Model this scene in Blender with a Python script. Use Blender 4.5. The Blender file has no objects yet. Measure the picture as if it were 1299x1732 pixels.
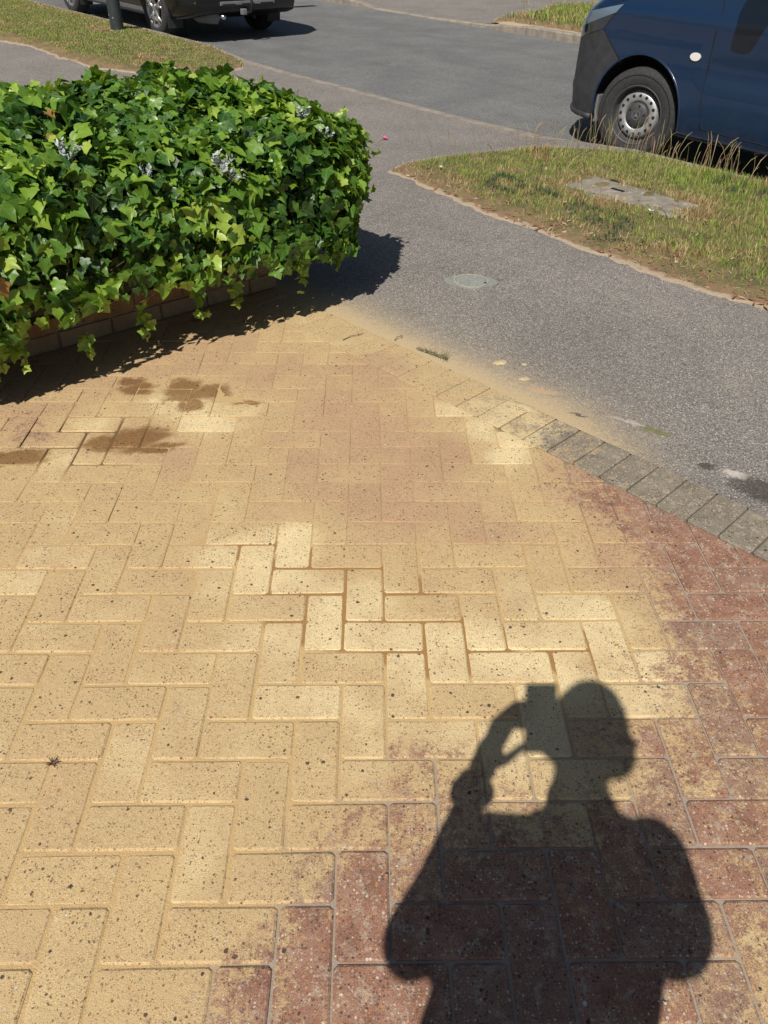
import bpy, bmesh, math, random
from mathutils import Vector, Matrix, noise
random.seed(7)
R_ = random.Random(11)

# ---------------------------------------------------------------- camera, sky, sun, exposure
scene = bpy.context.scene
col = scene.collection
CAM = Vector((0.665825, -0.761704, 1.410543))
YAW, PITCH, ROLL = 0.0227372, 0.661949, 0.0118334
FWD = Vector((math.sin(YAW)*math.cos(PITCH), math.cos(YAW)*math.cos(PITCH), -math.sin(PITCH)))
_r = Vector((math.cos(YAW), -math.sin(YAW), 0)); _u = _r.cross(FWD)
RIGHT = _r*math.cos(ROLL) + _u*math.sin(ROLL)
UP = _u*math.cos(ROLL) - _r*math.sin(ROLL)
cd = bpy.data.cameras.new('camera'); cam = bpy.data.objects.new('camera', cd); col.objects.link(cam)
cd.sensor_fit = 'VERTICAL'; cd.sensor_height = 36.0; cd.lens = 1300.39/1732*36
cd.clip_start = 0.02; cd.clip_end = 2000
_m = Matrix((RIGHT, UP, -FWD)).transposed().to_4x4(); _m.translation = CAM
cam.matrix_world = _m
scene.camera = cam

SUNV = Vector((-0.22232, -0.61412, 0.75726)).normalized()      # towards the sun
world = bpy.data.worlds.new('World'); scene.world = world; world.use_nodes = True
wn = world.node_tree; bg = wn.nodes['Background']
sky = wn.nodes.new('ShaderNodeTexSky'); sky.sky_type = 'NISHITA'; sky.sun_disc = False
sky.sun_elevation = math.asin(SUNV.z); sky.sun_rotation = math.atan2(SUNV.x, SUNV.y)
wn.links.new(sky.outputs[0], bg.inputs[0]); bg.inputs[1].default_value = 0.05
sd = bpy.data.lights.new('sun', 'SUN'); sd.energy = 5.0; sd.angle = math.radians(0.53); sd.color = (1.0, 0.955, 0.89)
sun = bpy.data.objects.new('sun', sd); col.objects.link(sun); sun.location = (0, 0, 20)
sun.rotation_euler = (-SUNV).to_track_quat('-Z', 'Y').to_euler()
vs = scene.view_settings; vs.view_transform = 'Standard'; vs.look = 'None'; vs.exposure = 0.0; vs.gamma = 1; vs.use_curve_mapping = False
cy = scene.cycles; cy.max_bounces = 5; cy.diffuse_bounces = 2; cy.glossy_bounces = 2; cy.transmission_bounces = 2; cy.transparent_max_bounces = 4

# ---------------------------------------------------------------- frames: n runs across the road, s along it
NV = Vector((0.77500, 0.63200, 0)).normalized(); EV = Vector((-NV.y, NV.x, 0))
def P(n, s, z=0.0): return NV*n + EV*s + Vector((0, 0, z))
def ns(x, y): return x*NV.x + y*NV.y, x*EV.x + y*EV.y
S0 = 2.9*EV.x + 5.9*EV.y
def zroad(s): return -0.16 + 0.02*(s - S0)
def sstep(a, b, x):
    t = min(1, max(0, (x-a)/(b-a))); return t*t*(3-2*t)
def kerbh(s): return 0.025 + 0.085*(sstep(3.9, 3.0, s) + sstep(8.0, 8.9, s))
def fkerbh(s): return 0.03 + 0.085*(sstep(9.3, 8.6, s) + sstep(11.9, 12.7, s))
def KNF(s): return 5.72-0.025*(s-2)      # back of the near kerb
def zfoot(n, s):
    t = max(0, (n-2.02)/(KNF(s)-2.02)); return t*(zroad(s)+kerbh(s)) if n > 2.02 else 0.0

# ---------------------------------------------------------------- object helpers
def tag(o, label=None, cat=None, group=None, kind=None):
    if label: o['label'] = label
    if cat: o['category'] = cat
    if group: o['group'] = group
    if kind: o['kind'] = kind
    return o
def thing(name, label, cat, loc=(0, 0, 0), mtx=None, group=None):
    o = bpy.data.objects.new(name, None); col.objects.link(o); o.empty_display_size = 0.1
    if mtx is not None: o.matrix_world = mtx
    else: o.location = loc
    return tag(o, label, cat, group)
def mk(name, verts, faces, mat=None, parent=None, smooth=False, loc=None):
    me = bpy.data.meshes.new(name); me.from_pydata([tuple(v) for v in verts], [], faces); me.update()
    if mat: me.materials.append(mat)
    if smooth: me.polygons.foreach_set('use_smooth', [True]*len(me.polygons))
    o = bpy.data.objects.new(name, me); col.objects.link(o)
    if parent: o.parent = parent
    if loc is not None: o.location = loc
    return o
def fattr(me, name, vals):
    a = me.attributes.new(name, 'FLOAT', 'POINT'); a.data.foreach_set('value', vals)
def cattr(me, name, vals):
    a = me.attributes.new(name, 'FLOAT_COLOR', 'POINT'); a.data.foreach_set('color', [c for v in vals for c in (v[0], v[1], v[2], 1.0)])
class MB:
    """collects shapes for one mesh"""
    def __init__(s): s.v = []; s.f = []
    def add(s, v, f):
        b = len(s.v); s.v += [Vector(x) for x in v]; s.f += [[i+b for i in q] for q in f]; return s
    def box(s, c, d, m=None, bev=0.0):
        hx, hy, hz = d[0]/2, d[1]/2, d[2]/2
        if bev <= 0:
            v = [Vector((x*hx, y*hy, z*hz)) for x in (-1, 1) for y in (-1, 1) for z in (-1, 1)]
            f = [[0, 1, 3, 2], [4, 6, 7, 5], [0, 4, 5, 1], [2, 3, 7, 6], [0, 2, 6, 4], [1, 5, 7, 3]]
        else:
            bm = bmesh.new(); bmesh.ops.create_cube(bm, size=1); bmesh.ops.scale(bm, vec=d, verts=bm.verts)
            bmesh.ops.bevel(bm, geom=list(bm.edges), offset=bev, segments=2, profile=0.6, affect='EDGES')
            bm.verts.index_update(); v = [x.co.copy() for x in bm.verts]; f = [[x.index for x in q.verts] for q in bm.faces]; bm.free()
        if m: v = [m @ x for x in v]
        return s.add([x+Vector(c) for x in v], f)
    def tube(s, pts, rads, k=8, caps=True):
        pts = [Vector(p) for p in pts]; n = len(pts)
        if not hasattr(rads, '__len__'): rads = [rads]*n
        rings = []; ref = None
        for i, p in enumerate(pts):
            t = (pts[min(i+1, n-1)]-pts[max(i-1, 0)]).normalized()
            if ref is None: ref = t.orthogonal().normalized()
            ref = (ref - t*ref.dot(t)).normalized(); b = t.cross(ref)
            rings.append([p + (ref*math.cos(2*math.pi*j/k)+b*math.sin(2*math.pi*j/k))*rads[i] for j in range(k)])
        v = [x for r in rings for x in r]
        f = [[i*k+j, i*k+(j+1) % k, (i+1)*k+(j+1) % k, (i+1)*k+j] for i in range(n-1) for j in range(k)]
        if caps: f += [list(range(k))[::-1], [(n-1)*k+j for j in range(k)]]
        return s.add(v, f)
    def lathe(s, prof, k=40, axis='Y', c=(0, 0, 0), close=False):
        v = []
        for (r, h) in prof:
            for j in range(k):
                a = 2*math.pi*j/k; x, z = r*math.cos(a), r*math.sin(a)
                v.append(Vector((x, h, z)) if axis == 'Y' else Vector((x, z, h)))
        n = len(prof)
        f = [[i*k+j, i*k+(j+1) % k, (i+1)*k+(j+1) % k, (i+1)*k+j] for i in range(n-1) for j in range(k)]
        if close: f += [[(n-1)*k+j, (n-1)*k+(j+1) % k, (j+1) % k, j] for j in range(k)]
        return s.add([x+Vector(c) for x in v], f)
    def prism(s, poly, axis, h0, h1):
        """poly of 2D points extruded along an axis between h0 and h1"""
        def w(p, h): return Vector((p[0], h, p[1])) if axis == 'Y' else (Vector((p[0], p[1], h)) if axis == 'Z' else Vector((h, p[0], p[1])))
        n = len(poly); v = [w(p, h0) for p in poly]+[w(p, h1) for p in poly]
        f = [list(range(n))[::-1], [n+i for i in range(n)]]+[[i, (i+1) % n, n+(i+1) % n, n+i] for i in range(n)]
        return s.add(v, f)
    def build(s, name, mat, parent=None, smooth=False, loc=None): return mk(name, s.v, s.f, mat, parent, smooth, loc)
def autosmooth(o, deg=35):
    me = o.data; bm = bmesh.new(); bm.from_mesh(me); bmesh.ops.recalc_face_normals(bm, faces=bm.faces)
    for f in bm.faces: f.smooth = True
    for e in bm.edges:
        if len(e.link_faces) == 2: e.smooth = e.calc_face_angle(0) < math.radians(deg)
    bm.to_mesh(me); bm.free(); return o
def grid_sheet(name, n0, n1, s0, s1, dn, ds, zf, mat, parent=None):
    a = max(1, round((n1-n0)/dn)); b = max(1, round((s1-s0)/ds))
    v = [P(n0+(n1-n0)*i/a, s0+(s1-s0)*j/b, zf(n0+(n1-n0)*i/a, s0+(s1-s0)*j/b)) for i in range(a+1) for j in range(b+1)]
    f = [[i*(b+1)+j, (i+1)*(b+1)+j, (i+1)*(b+1)+j+1, i*(b+1)+j+1] for i in range(a) for j in range(b)]
    return mk(name, v, f, mat, parent, True)

# ---------------------------------------------------------------- material helpers
class G:
    def __init__(s, name, rough=0.8):
        s.m = bpy.data.materials.new(name); s.m.use_nodes = True; s.t = s.m.node_tree; s.b = s.t.nodes['Principled BSDF']
        s.b.inputs['Roughness'].default_value = rough
    def n(s, typ, ins=None, **kw):
        x = s.t.nodes.new('ShaderNode'+typ)
        for k, v in kw.items(): setattr(x, k, v)
        for k, v in (ins or {}).items(): s.put(x.inputs[k], v)
        return x
    def put(s, sock, v):
        if isinstance(v, bpy.types.NodeSocket): s.t.links.new(v, sock)
        else:
            if hasattr(sock.default_value, '__len__') and len(sock.default_value) == 4 and len(v) == 3: v = (*v, 1)
            sock.default_value = v
    def pos(s): return s.n('NewGeometry').outputs['Position']
    def attr(s, name, out='Fac'): return s.n('Attribute', attribute_name=name).outputs[out]
    def noise(s, vec, scale, detail=3, rough=0.55, out='Fac'):
        return s.n('TexNoise', {'Vector': vec, 'Scale': scale, 'Detail': detail, 'Roughness': rough}).outputs[out]
    def voro(s, vec, scale, feature='F1', rand=1.0):
        x = s.n('TexVoronoi', {'Vector': vec, 'Scale': scale, 'Randomness': rand}, feature=feature); return x
    def math(s, op, a, b=0.0, c=None, clamp=False):
        x = s.n('Math', operation=op, use_clamp=clamp); s.put(x.inputs[0], a); s.put(x.inputs[1], b)
        if c is not None: s.put(x.inputs[2], c)
        return x.outputs[0]
    def mix(s, f, a, b, mode='MIX'):
        x = s.n('Mix', data_type='RGBA', blend_type=mode); s.put(x.inputs[0], f); s.put(x.inputs[6], a); s.put(x.inputs[7], b); return x.outputs[2]
    def rng(s, v, a, b, c=0.0, d=1.0, smooth=True):
        return s.n('MapRange', {0: v, 1: a, 2: b, 3: c, 4: d}, interpolation_type='SMOOTHSTEP' if smooth else 'LINEAR').outputs[0]
    def ramp(s, f, stops, const=False):
        x = s.n('ValToRGB', {0: f}); e = x.color_ramp
        if const: e.interpolation = 'CONSTANT'
        while len(e.elements) < len(stops): e.elements.new(0.5)
        for el, (p, c) in zip(e.elements, stops): el.position = p; el.color = (*c, 1) if len(c) == 3 else c
        return x.outputs[0]
    def sep(s, c):
        x = s.n('SeparateColor', {0: c}); return x.outputs[0], x.outputs[1], x.outputs[2]
    def vmath(s, op, a, b=None):
        x = s.n('VectorMath', operation=op); s.put(x.inputs[0], a)
        if b is not None: s.put(x.inputs[1], b)
        return x.outputs[0]
    def scale(s, v, sc): return s.vmath('MULTIPLY', v, sc)
    def bump(s, h, strength=0.3, dist=0.002, normal=None):
        ins = {'Height': h, 'Strength': strength, 'Distance': dist}
        if normal is not None: ins['Normal'] = normal
        return s.n('Bump', ins).outputs[0]
    def blob(s, vec, cx, cy, rx, ry, ang=0.0):
        """1 in the middle of an ellipse on the ground, 0 at its rim"""
        d = s.vmath('SUBTRACT', vec, (cx, cy, 0)); x = s.n('VectorRotate', {'Vector': d, 'Angle': -ang}, rotation_type='Z_AXIS').outputs[0]
        x = s.vmath('MULTIPLY', x, (1/rx, 1/ry, 0)); L = s.n('VectorMath', {0: x}, operation='LENGTH').outputs['Value']
        return s.math('SUBTRACT', 1.0, L, clamp=True)
    def fin(s, color=None, rough=None, normal=None, **kw):
        if color is not None: s.put(s.b.inputs['Base Color'], color)
        if rough is not None: s.put(s.b.inputs['Roughness'], rough)
        if normal is not None: s.put(s.b.inputs['Normal'], normal)
        for k, v in kw.items(): s.put(s.b.inputs[k], v)
        return s.m
def plain(name, c, rough=0.6, var=0.12, sc=30, **kw):
    g = G(name); o = g.n('TexCoord').outputs['Object']; f = g.noise(o, sc, 4)
    d = g.rng(f, 0.3, 0.7, 1-var, 1+var, False)
    x = g.n('VectorMath', {0: c, 1: d}, operation='MULTIPLY').outputs[0] if False else g.mix(1.0, c, g.n('CombineColor', {0: d, 1: d, 2: d}).outputs[0], 'MULTIPLY')
    r = g.rng(g.noise(o, sc*2.3, 3), 0.3, 0.7, rough*0.85, min(1, rough*1.15), False)
    return g.fin(x, r, **kw)

SAND = (0.61, 0.445, 0.225); SAND_PALE = (0.82, 0.665, 0.37); SAND_TAN = (0.52, 0.345, 0.195)
def wobble(g, p, amt=0.05, sc=9):
    w = g.noise(p, sc, 4, 0.6, 'Color'); w = g.vmath('SUBTRACT', w, (0.5, 0.5, 0.5)); return g.vmath('ADD', p, g.scale(w, (amt*2, amt*2, 0)))
def wet_mask(g, p):
    q = wobble(g, p, 0.05, 16)
    acc = None
    for (x, y, rx, ry, a) in ((-0.035, 1.80, .075, .085, 0), (.075, 1.775, .075, .065, 0), (.02, 1.68, .05, .055, 0), (-.20, 1.80, .07, .05, .3), (-.24, 1.86, .06, .035, .2),
                              (.225, 1.69, .06, .022, 0), (-.13, 1.455, .12, .075, .3), (-.225, 1.43, .07, .055, 0), (-.50, 1.34, .13, .05, 0), (.0, 1.74, .09, .03, .2), (-.06, 1.39, .12, .03, .2)):
        b = g.blob(q, x, y, rx*1.35, ry*1.35, a); acc = b if acc is None else g.math('MAXIMUM', acc, b)
    return g.rng(g.math('ADD', acc, g.math('MULTIPLY', g.math('SUBTRACT', g.noise(p, 45, 4, 0.7), 0.5), 0.35)), 0.08, 0.55)
def speckle(g, p, scale, lo, radius):
    """round chips of aggregate: mask and a random value per chip"""
    v = g.voro(p, scale); r, gg, b = g.sep(v.outputs['Color'])
    rad = g.rng(r, lo, 1.0, 0.0, radius, False)
    m = g.rng(g.math('SUBTRACT', rad, v.outputs['Distance']), 0.0, 0.07)
    return m, gg, b
CHIP = [(0, (0.035, 0.032, 0.032)), (0.3, (0.06, 0.042, 0.033)), (0.55, (0.13, 0.06, 0.035)), (0.74, (0.22, 0.17, 0.12)), (0.86, (0.45, 0.20, 0.06)), (0.93, (0.6, 0.56, 0.48))]

def paver_material(name, reds, wet=False):
    g = G(name, 0.85); p = g.pos(); rnd = g.n('ObjectInfo').outputs['Random']
    # bare block: pigmented concrete, worn, patches of lichen and cement bloom
    n1 = g.noise(p, 14, 5, 0.65); n2 = g.noise(p, 90, 4, 0.6); n3 = g.noise(p, 420, 3, 0.6)
    base = g.ramp(n1, [(0.3, reds[0]), (0.5, reds[1]), (0.72, reds[2])])
    base = g.mix(g.rng(rnd, 0.45, 1.0, 0, 0.65), base, g.mix(0.6, base, reds[3]))
    base = g.mix(g.rng(n2, 0.5, 0.75, 0, 0.5), base, (0.30, 0.23, 0.19))
    bloom = g.math('MULTIPLY', g.rng(g.noise(p, 30, 7, 0.8), 0.51, 0.64), 0.66)
    base = g.mix(bloom, base, (0.50, 0.42, 0.32))
    base = g.mix(g.rng(n3, 0.35, 0.7, 0.0, 0.30), base, g.mix(1.0, base, (0.5, 0.45, 0.43), 'MULTIPLY'))
    # light grit in the bare surface
    m0, a0, b0 = speckle(g, p, 170, 0.10, 0.50)
    base = g.mix(g.math('MULTIPLY', m0, 0.75), base, g.ramp(a0, [(0, (0.07, 0.05, 0.05)), (0.28, (0.40, 0.20, 0.14)), (0.5, (0.50, 0.38, 0.28)), (0.74, (0.66, 0.56, 0.44)), (0.93, (0.60, 0.28, 0.08))], True))
    # sand film brushed over the blocks
    cov = g.attr('cover'); tone = g.attr('tone')
    br = g.math('ADD', g.rng(g.noise(p, 20, 6, 0.78), 0.30, 0.70, 0, 0.58, False), g.math('ADD', g.rng(n2, 0.3, 0.7, 0, 0.26, False), g.rng(n3, 0.3, 0.7, 0, 0.24, False)))
    film = g.rng(g.math('SUBTRACT', g.math('MULTIPLY_ADD', cov, 1.08, 0.15), br), -0.18, 0.20)
    film = g.math('MULTIPLY', film, g.rng(g.noise(p, 5, 5, 0.7), 0.3, 0.7, 0.80, 0.97))
    tn = g.math('ADD', tone, g.math('MULTIPLY', g.math('SUBTRACT', g.noise(p, 7, 4), 0.5), 0.8))
    tn = g.math('ADD', tn, g.math('MULTIPLY', g.math('SUBTRACT', rnd, 0.5), 0.14))
    sand = g.mix(g.rng(tn, -0.48, 0.06), SAND_PALE, SAND); sand = g.mix(g.rng(tn, 0.1, 0.95), sand, SAND_TAN)
    sand = g.mix(g.rng(n3, 0.3, 0.7, 0.32, 0), sand, g.mix(1, sand, (0.66, 0.6, 0.55), 'MULTIPLY'))
    sand = g.mix(g.rng(n1, 0.5, 0.75, 0, 0.22), sand, g.mix(0.7, sand, base))
    c = g.mix(film, base, sand)
    gr_ = g.rng(g.noise(p, 520, 2, 0.6), 0.33, 0.67, 0.70, 1.22, False); c = g.mix(1.0, c, g.n('CombineColor', {0: gr_, 1: gr_, 2: gr_}).outputs[0], 'MULTIPLY')
    # chips that stay bare through the sand
    q = g.vmath('ADD', p, g.scale(g.vmath('SUBTRACT', g.noise(p, 130, 3, 0.6, 'Color'), (0.5, 0.5, 0.5)), (0.008, 0.008, 0.008)))
    m1, a1, b1 = speckle(g, q, 128, 0.18, 0.38); m2, a2, b2 = speckle(g, q, 60, 0.74, 0.30); m3, a3, b3 = speckle(g, q, 235, 0.12, 0.46)
    keep = g.math('MULTIPLY', g.rng(g.noise(p, 11, 3), 0.32, 0.62, 0.4, 1.0), g.rng(film, 0.1, 0.7, 0.8, 1.0))
    c = g.mix(g.math('MULTIPLY', g.math('MULTIPLY', m3, 0.80), keep), c, g.mix(1, c, (0.40, 0.32, 0.26), 'MULTIPLY'))
    c = g.mix(g.math('MULTIPLY', g.math('MULTIPLY', m1, 0.8), keep), c, g.ramp(a1, CHIP, True))
    c = g.mix(g.math('MULTIPLY', m2, 0.9), c, g.ramp(a2, CHIP, True))
    rough = (0.92, 0.92, 0.92)
    if wet:
        w = wet_mask(g, p); c = g.mix(w, c, g.mix(1, c, (0.48, 0.38, 0.30), 'MULTIPLY')); rough = g.mix(w, rough, (0.66, 0.66, 0.66))
    rough = g.math('ADD', g.sep(rough)[0], 0.0) if wet else 0.92
    h = g.math('ADD', g.math('MULTIPLY', n3, 0.6), g.math('MULTIPLY', n2, 0.8))
    h = g.math('SUBTRACT', h, g.math('MULTIPLY', g.math('ADD', m1, m2), 0.45))
    return g.fin(c, rough, g.bump(h, 0.7, 0.0026), **{'Specular IOR Level': 0.25})
RED = ((0.215, 0.112, 0.075), (0.325, 0.165, 0.108), (0.41, 0.245, 0.165), (0.27, 0.20, 0.15))
M_PAVER_DAMP = paver_material('damp_red_paver', RED, True)
M_PAVER = paver_material('red_paver', RED)
M_EDGE = paver_material('grey_paver', ((0.19, 0.165, 0.12), (0.25, 0.22, 0.165), (0.32, 0.28, 0.21), (0.22, 0.19, 0.15)))

def bed_material():
    g = G('joint_sand', 0.95); p = g.pos(); cov = g.attr('cover'); tone = g.attr('tone'); wj = g.attr('wet')
    n1 = g.noise(p, 40, 4); n2 = g.noise(p, 350, 3)
    grey = g.mix(n2, (0.25, 0.20, 0.155), (0.46, 0.38, 0.30))
    sand = g.mix(g.rng(tone, -0.6, 0.1), (0.60, 0.43, 0.19), (0.54, 0.37, 0.17)); sand = g.mix(g.rng(tone, 0.2, 0.9), sand, (0.45, 0.285, 0.155))
    c = g.mix(g.rng(g.math('ADD', cov, g.math('MULTIPLY', n1, 0.3)), 0.4, 0.85), grey, sand)
    c = g.mix(g.rng(n2, 0.4, 0.75, 0, 0.4), c, g.mix(1, c, (0.6, 0.55, 0.5), 'MULTIPLY'))
    ww = g.rng(g.math('ADD', wj, g.math('MULTIPLY', g.math('SUBTRACT', g.noise(p, 12, 4), 0.5), 0.7)), 0.40, 0.65)
    c = g.mix(ww, c, (0.34, 0.185, 0.062))
    c = g.mix(g.attr('soak'), c, (0.17, 0.095, 0.038)); c = g.mix(g.math('MULTIPLY', g.attr('grime'), 0.85), c, (0.10, 0.088, 0.062))
    return g.fin(c, 0.95, g.bump(g.math('ADD', n1, n2), 0.6, 0.004))
M_BED = bed_material()

def asphalt(name, c0, c1, warm, dust=False, wear=False):
    g = G(name, 0.9); p = g.pos()
    n1 = g.noise(p, 1.6, 4, 0.6); n2 = g.noise(p, 110, 3, 0.6); n4 = g.noise(p, 12, 4)
    c = g.mix(g.rng(n1, 0.3, 0.7), c0, c1)
    v = g.voro(p, 210); r, gg, b = g.sep(v.outputs['Color'])
    grain = g.ramp(r, [(0, (0.40, 0.40, 0.41)), (0.35, (0.78, 0.76, 0.75)), (0.62, (1.05, 1.02, 1.0)), (0.85, (1.5, 1.44, 1.36)), (0.96, (2.5, 2.35, 2.15))], True)
    c = g.mix(0.60, c, g.mix(1, c, grain, 'MULTIPLY'))
    v2 = g.voro(p, 95); r2 = g.sep(v2.outputs['Color'])[0]
    c = g.mix(g.rng(r2, 0.8, 1.0, 0, 0.35), c, warm)
    c = g.mix(g.rng(v.outputs['Distance'], 0.35, 0.75, 0, 0.75), c, g.mix(1, c, (0.3, 0.3, 0.3), 'MULTIPLY'))
    c = g.mix(g.rng(n4, 0.4, 0.75, 0, 0.25), c, g.mix(1, c, (0.72, 0.72, 0.74), 'MULTIPLY'))
    if wear:
        a = g.n('VectorRotate', {'Vector': p, 'Angle': -math.atan2(NV.y, NV.x)}, rotation_type='Z_AXIS').outputs[0]
        st = g.noise(g.scale(a, (1.5, 0.12, 0)), 1.0, 4, 0.6)
        c = g.mix(g.rng(st, 0.35, 0.7, 0, 0.5), c, g.mix(1, c, (0.68, 0.68, 0.70), 'MULTIPLY'))
        st2 = g.noise(g.scale(a, (3.0, 0.3, 0)), 1.0, 5, 0.6); c = g.mix(g.rng(st2, 0.55, 0.75, 0, 0.3), c, g.mix(1, c, (1.35, 1.33, 1.3), 'MULTIPLY'))
    ck = g.voro(wobble(g, p, 0.25, 3), 0.8, 'DISTANCE_TO_EDGE').outputs['Distance']
    crack = g.math('MULTIPLY', g.rng(ck, 0.0, 0.003, 1, 0), g.rng(g.noise(p, 1.1, 3), 0.55, 0.66))
    c = g.mix(g.math('MULTIPLY', crack, 0.7), c, (0.06, 0.055, 0.05))
    st_ = g.rng(g.noise(p, 3.5, 6, 0.75), 0.58, 0.72); c = g.mix(g.math('MULTIPLY', st_, 0.28), c, (0.36, 0.31, 0.245))
    if dust:
        cov = g.attr('dust'); q = wobble(g, p, 0.03, 38)
        br = g.math('ADD', g.math('MULTIPLY', g.noise(p, 60, 5, 0.75), 0.7), g.math('MULTIPLY', r, 0.3))
        f = g.rng(g.math('SUBTRACT', cov, br), -0.36, 0.38)
        c = g.mix(g.math('MULTIPLY', f, 0.9), c, g.mix(g.noise(p, 18, 4), (0.50, 0.39, 0.23), (0.58, 0.42, 0.22)))
        # lumps of dropped sand, a mossy smear, bird lime and a damp oily patch
        for (x, y, rx, ry, a, cc) in ((1.31, 1.80, .05, .02, -.3, SAND_TAN), (1.664, 1.518, .05, .017, -.6, (0.17, 0.16, 0.05)), (1.60, 1.57, .03, .012, -.6, (0.5, 0.43, 0.35)),
                                   (1.845, 1.255, .03, .022, -.4, (0.62, 0.55, 0.48)), (1.555, 1.60, .03, .008, -.4, (0.46, 0.41, 0.35))):
            m = g.rng(g.math('SUBTRACT', g.blob(q, x, y, rx*1.9, ry*1.9, a), g.math('MULTIPLY', br, 0.45)), 0.0, 0.42); c = g.mix(g.math('MULTIPLY', m, 0.72), c, cc)
        for (x, y, rx, ry, a) in ((1.93, 1.145, .13, .07, -.5), (1.765, 1.30, .03, .016, 0), (2.1, 1.0, .12, .09, 0), (1.42, 1.62, .03, .010, -.5)):
            m = g.rng(g.math('SUBTRACT', g.blob(q, x, y, rx*1.7, ry*1.7, a), g.math('MULTIPLY', br, 0.45)), 0.0, 0.35); c = g.mix(g.math('MULTIPLY', m, 0.75), c, (0.05, 0.043, 0.035))
    h = g.math('ADD', g.math('MULTIPLY', v.outputs['Distance'], -1.0), g.math('MULTIPLY', n2, 0.6))
    return g.fin(c, 0.88, g.bump(h, 0.45, 0.003), **{'Specular IOR Level': 0.3})
M_FOOT = asphalt('footway_asphalt', (0.285, 0.262, 0.236), (0.345, 0.315, 0.28), (0.42, 0.37, 0.31), dust=True)
M_ROAD = asphalt('road_asphalt', (0.215, 0.220, 0.214), (0.272, 0.275, 0.266), (0.34, 0.33, 0.30), wear=True)

def concrete(name, a, b, sc=30, moss=0.0):
    g = G(name, 0.92); p = g.pos(); n1 = g.noise(p, sc*0.3, 5, 0.65); n2 = g.noise(p, sc*7, 3)
    c = g.mix(g.rng(n1, 0.3, 0.7), a, b); c = g.mix(g.rng(n2, 0.4, 0.7, 0, 0.5), c, g.mix(1, c, (0.55, 0.52, 0.5), 'MULTIPLY'))
    if moss: c = g.mix(g.math('MULTIPLY', g.rng(g.noise(p, sc*0.5, 6, 0.75), 0.52, 0.66), moss), c, (0.50, 0.46, 0.38))
    return g.fin(c, 0.92, g.bump(g.math('ADD', n1, n2), 0.5, 0.004))
M_KERB = concrete('kerb_concrete', (0.22, 0.19, 0.155), (0.34, 0.295, 0.235), 30)
M_SLAB = concrete('slab_concrete', (0.20, 0.18, 0.14), (0.32, 0.28, 0.22), 26, 0.7)
M_BRICK = concrete('wall_brick', (0.30, 0.16, 0.075), (0.40, 0.24, 0.12), 34)
M_FOOTING = concrete('pale_brick', (0.28, 0.20, 0.12), (0.36, 0.27, 0.17), 34)
M_MORTAR = concrete('mortar', (0.22, 0.17, 0.12), (0.30, 0.24, 0.18), 40)
M_COVER = plain('cover_plastic', (0.25, 0.255, 0.225), 0.7, 0.2, 60)
M_COVER_RIM = plain('cover_rim', (0.36, 0.345, 0.28), 0.75, 0.15, 60)
def soil(name, cs):
    g = G(name, 0.97); p = g.pos(); n1 = g.noise(p, 7, 5, 0.7); n2 = g.noise(p, 140, 4, 0.65)
    c = g.ramp(n1, [(0.28, cs[0]), (0.5, cs[1]), (0.7, cs[2])]); c = g.mix(g.rng(n2, 0.4, 0.72, 0, 0.6), c, g.mix(1, c, (0.42, 0.4, 0.36), 'MULTIPLY'))
    return g.fin(c, 0.97, g.bump(n2, 0.8, 0.01))
M_SOIL = soil('verge_soil', ((0.16, 0.12, 0.055), (0.25, 0.175, 0.085), (0.38, 0.27, 0.15)))
M_EDGE_SOIL = soil('sandy_edge', ((0.42, 0.30, 0.18), (0.52, 0.39, 0.24), (0.58, 0.46, 0.30)))
M_EARTH = soil('earth', ((0.10, 0.08, 0.04), (0.15, 0.12, 0.06), (0.2, 0.16, 0.08)))

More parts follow.
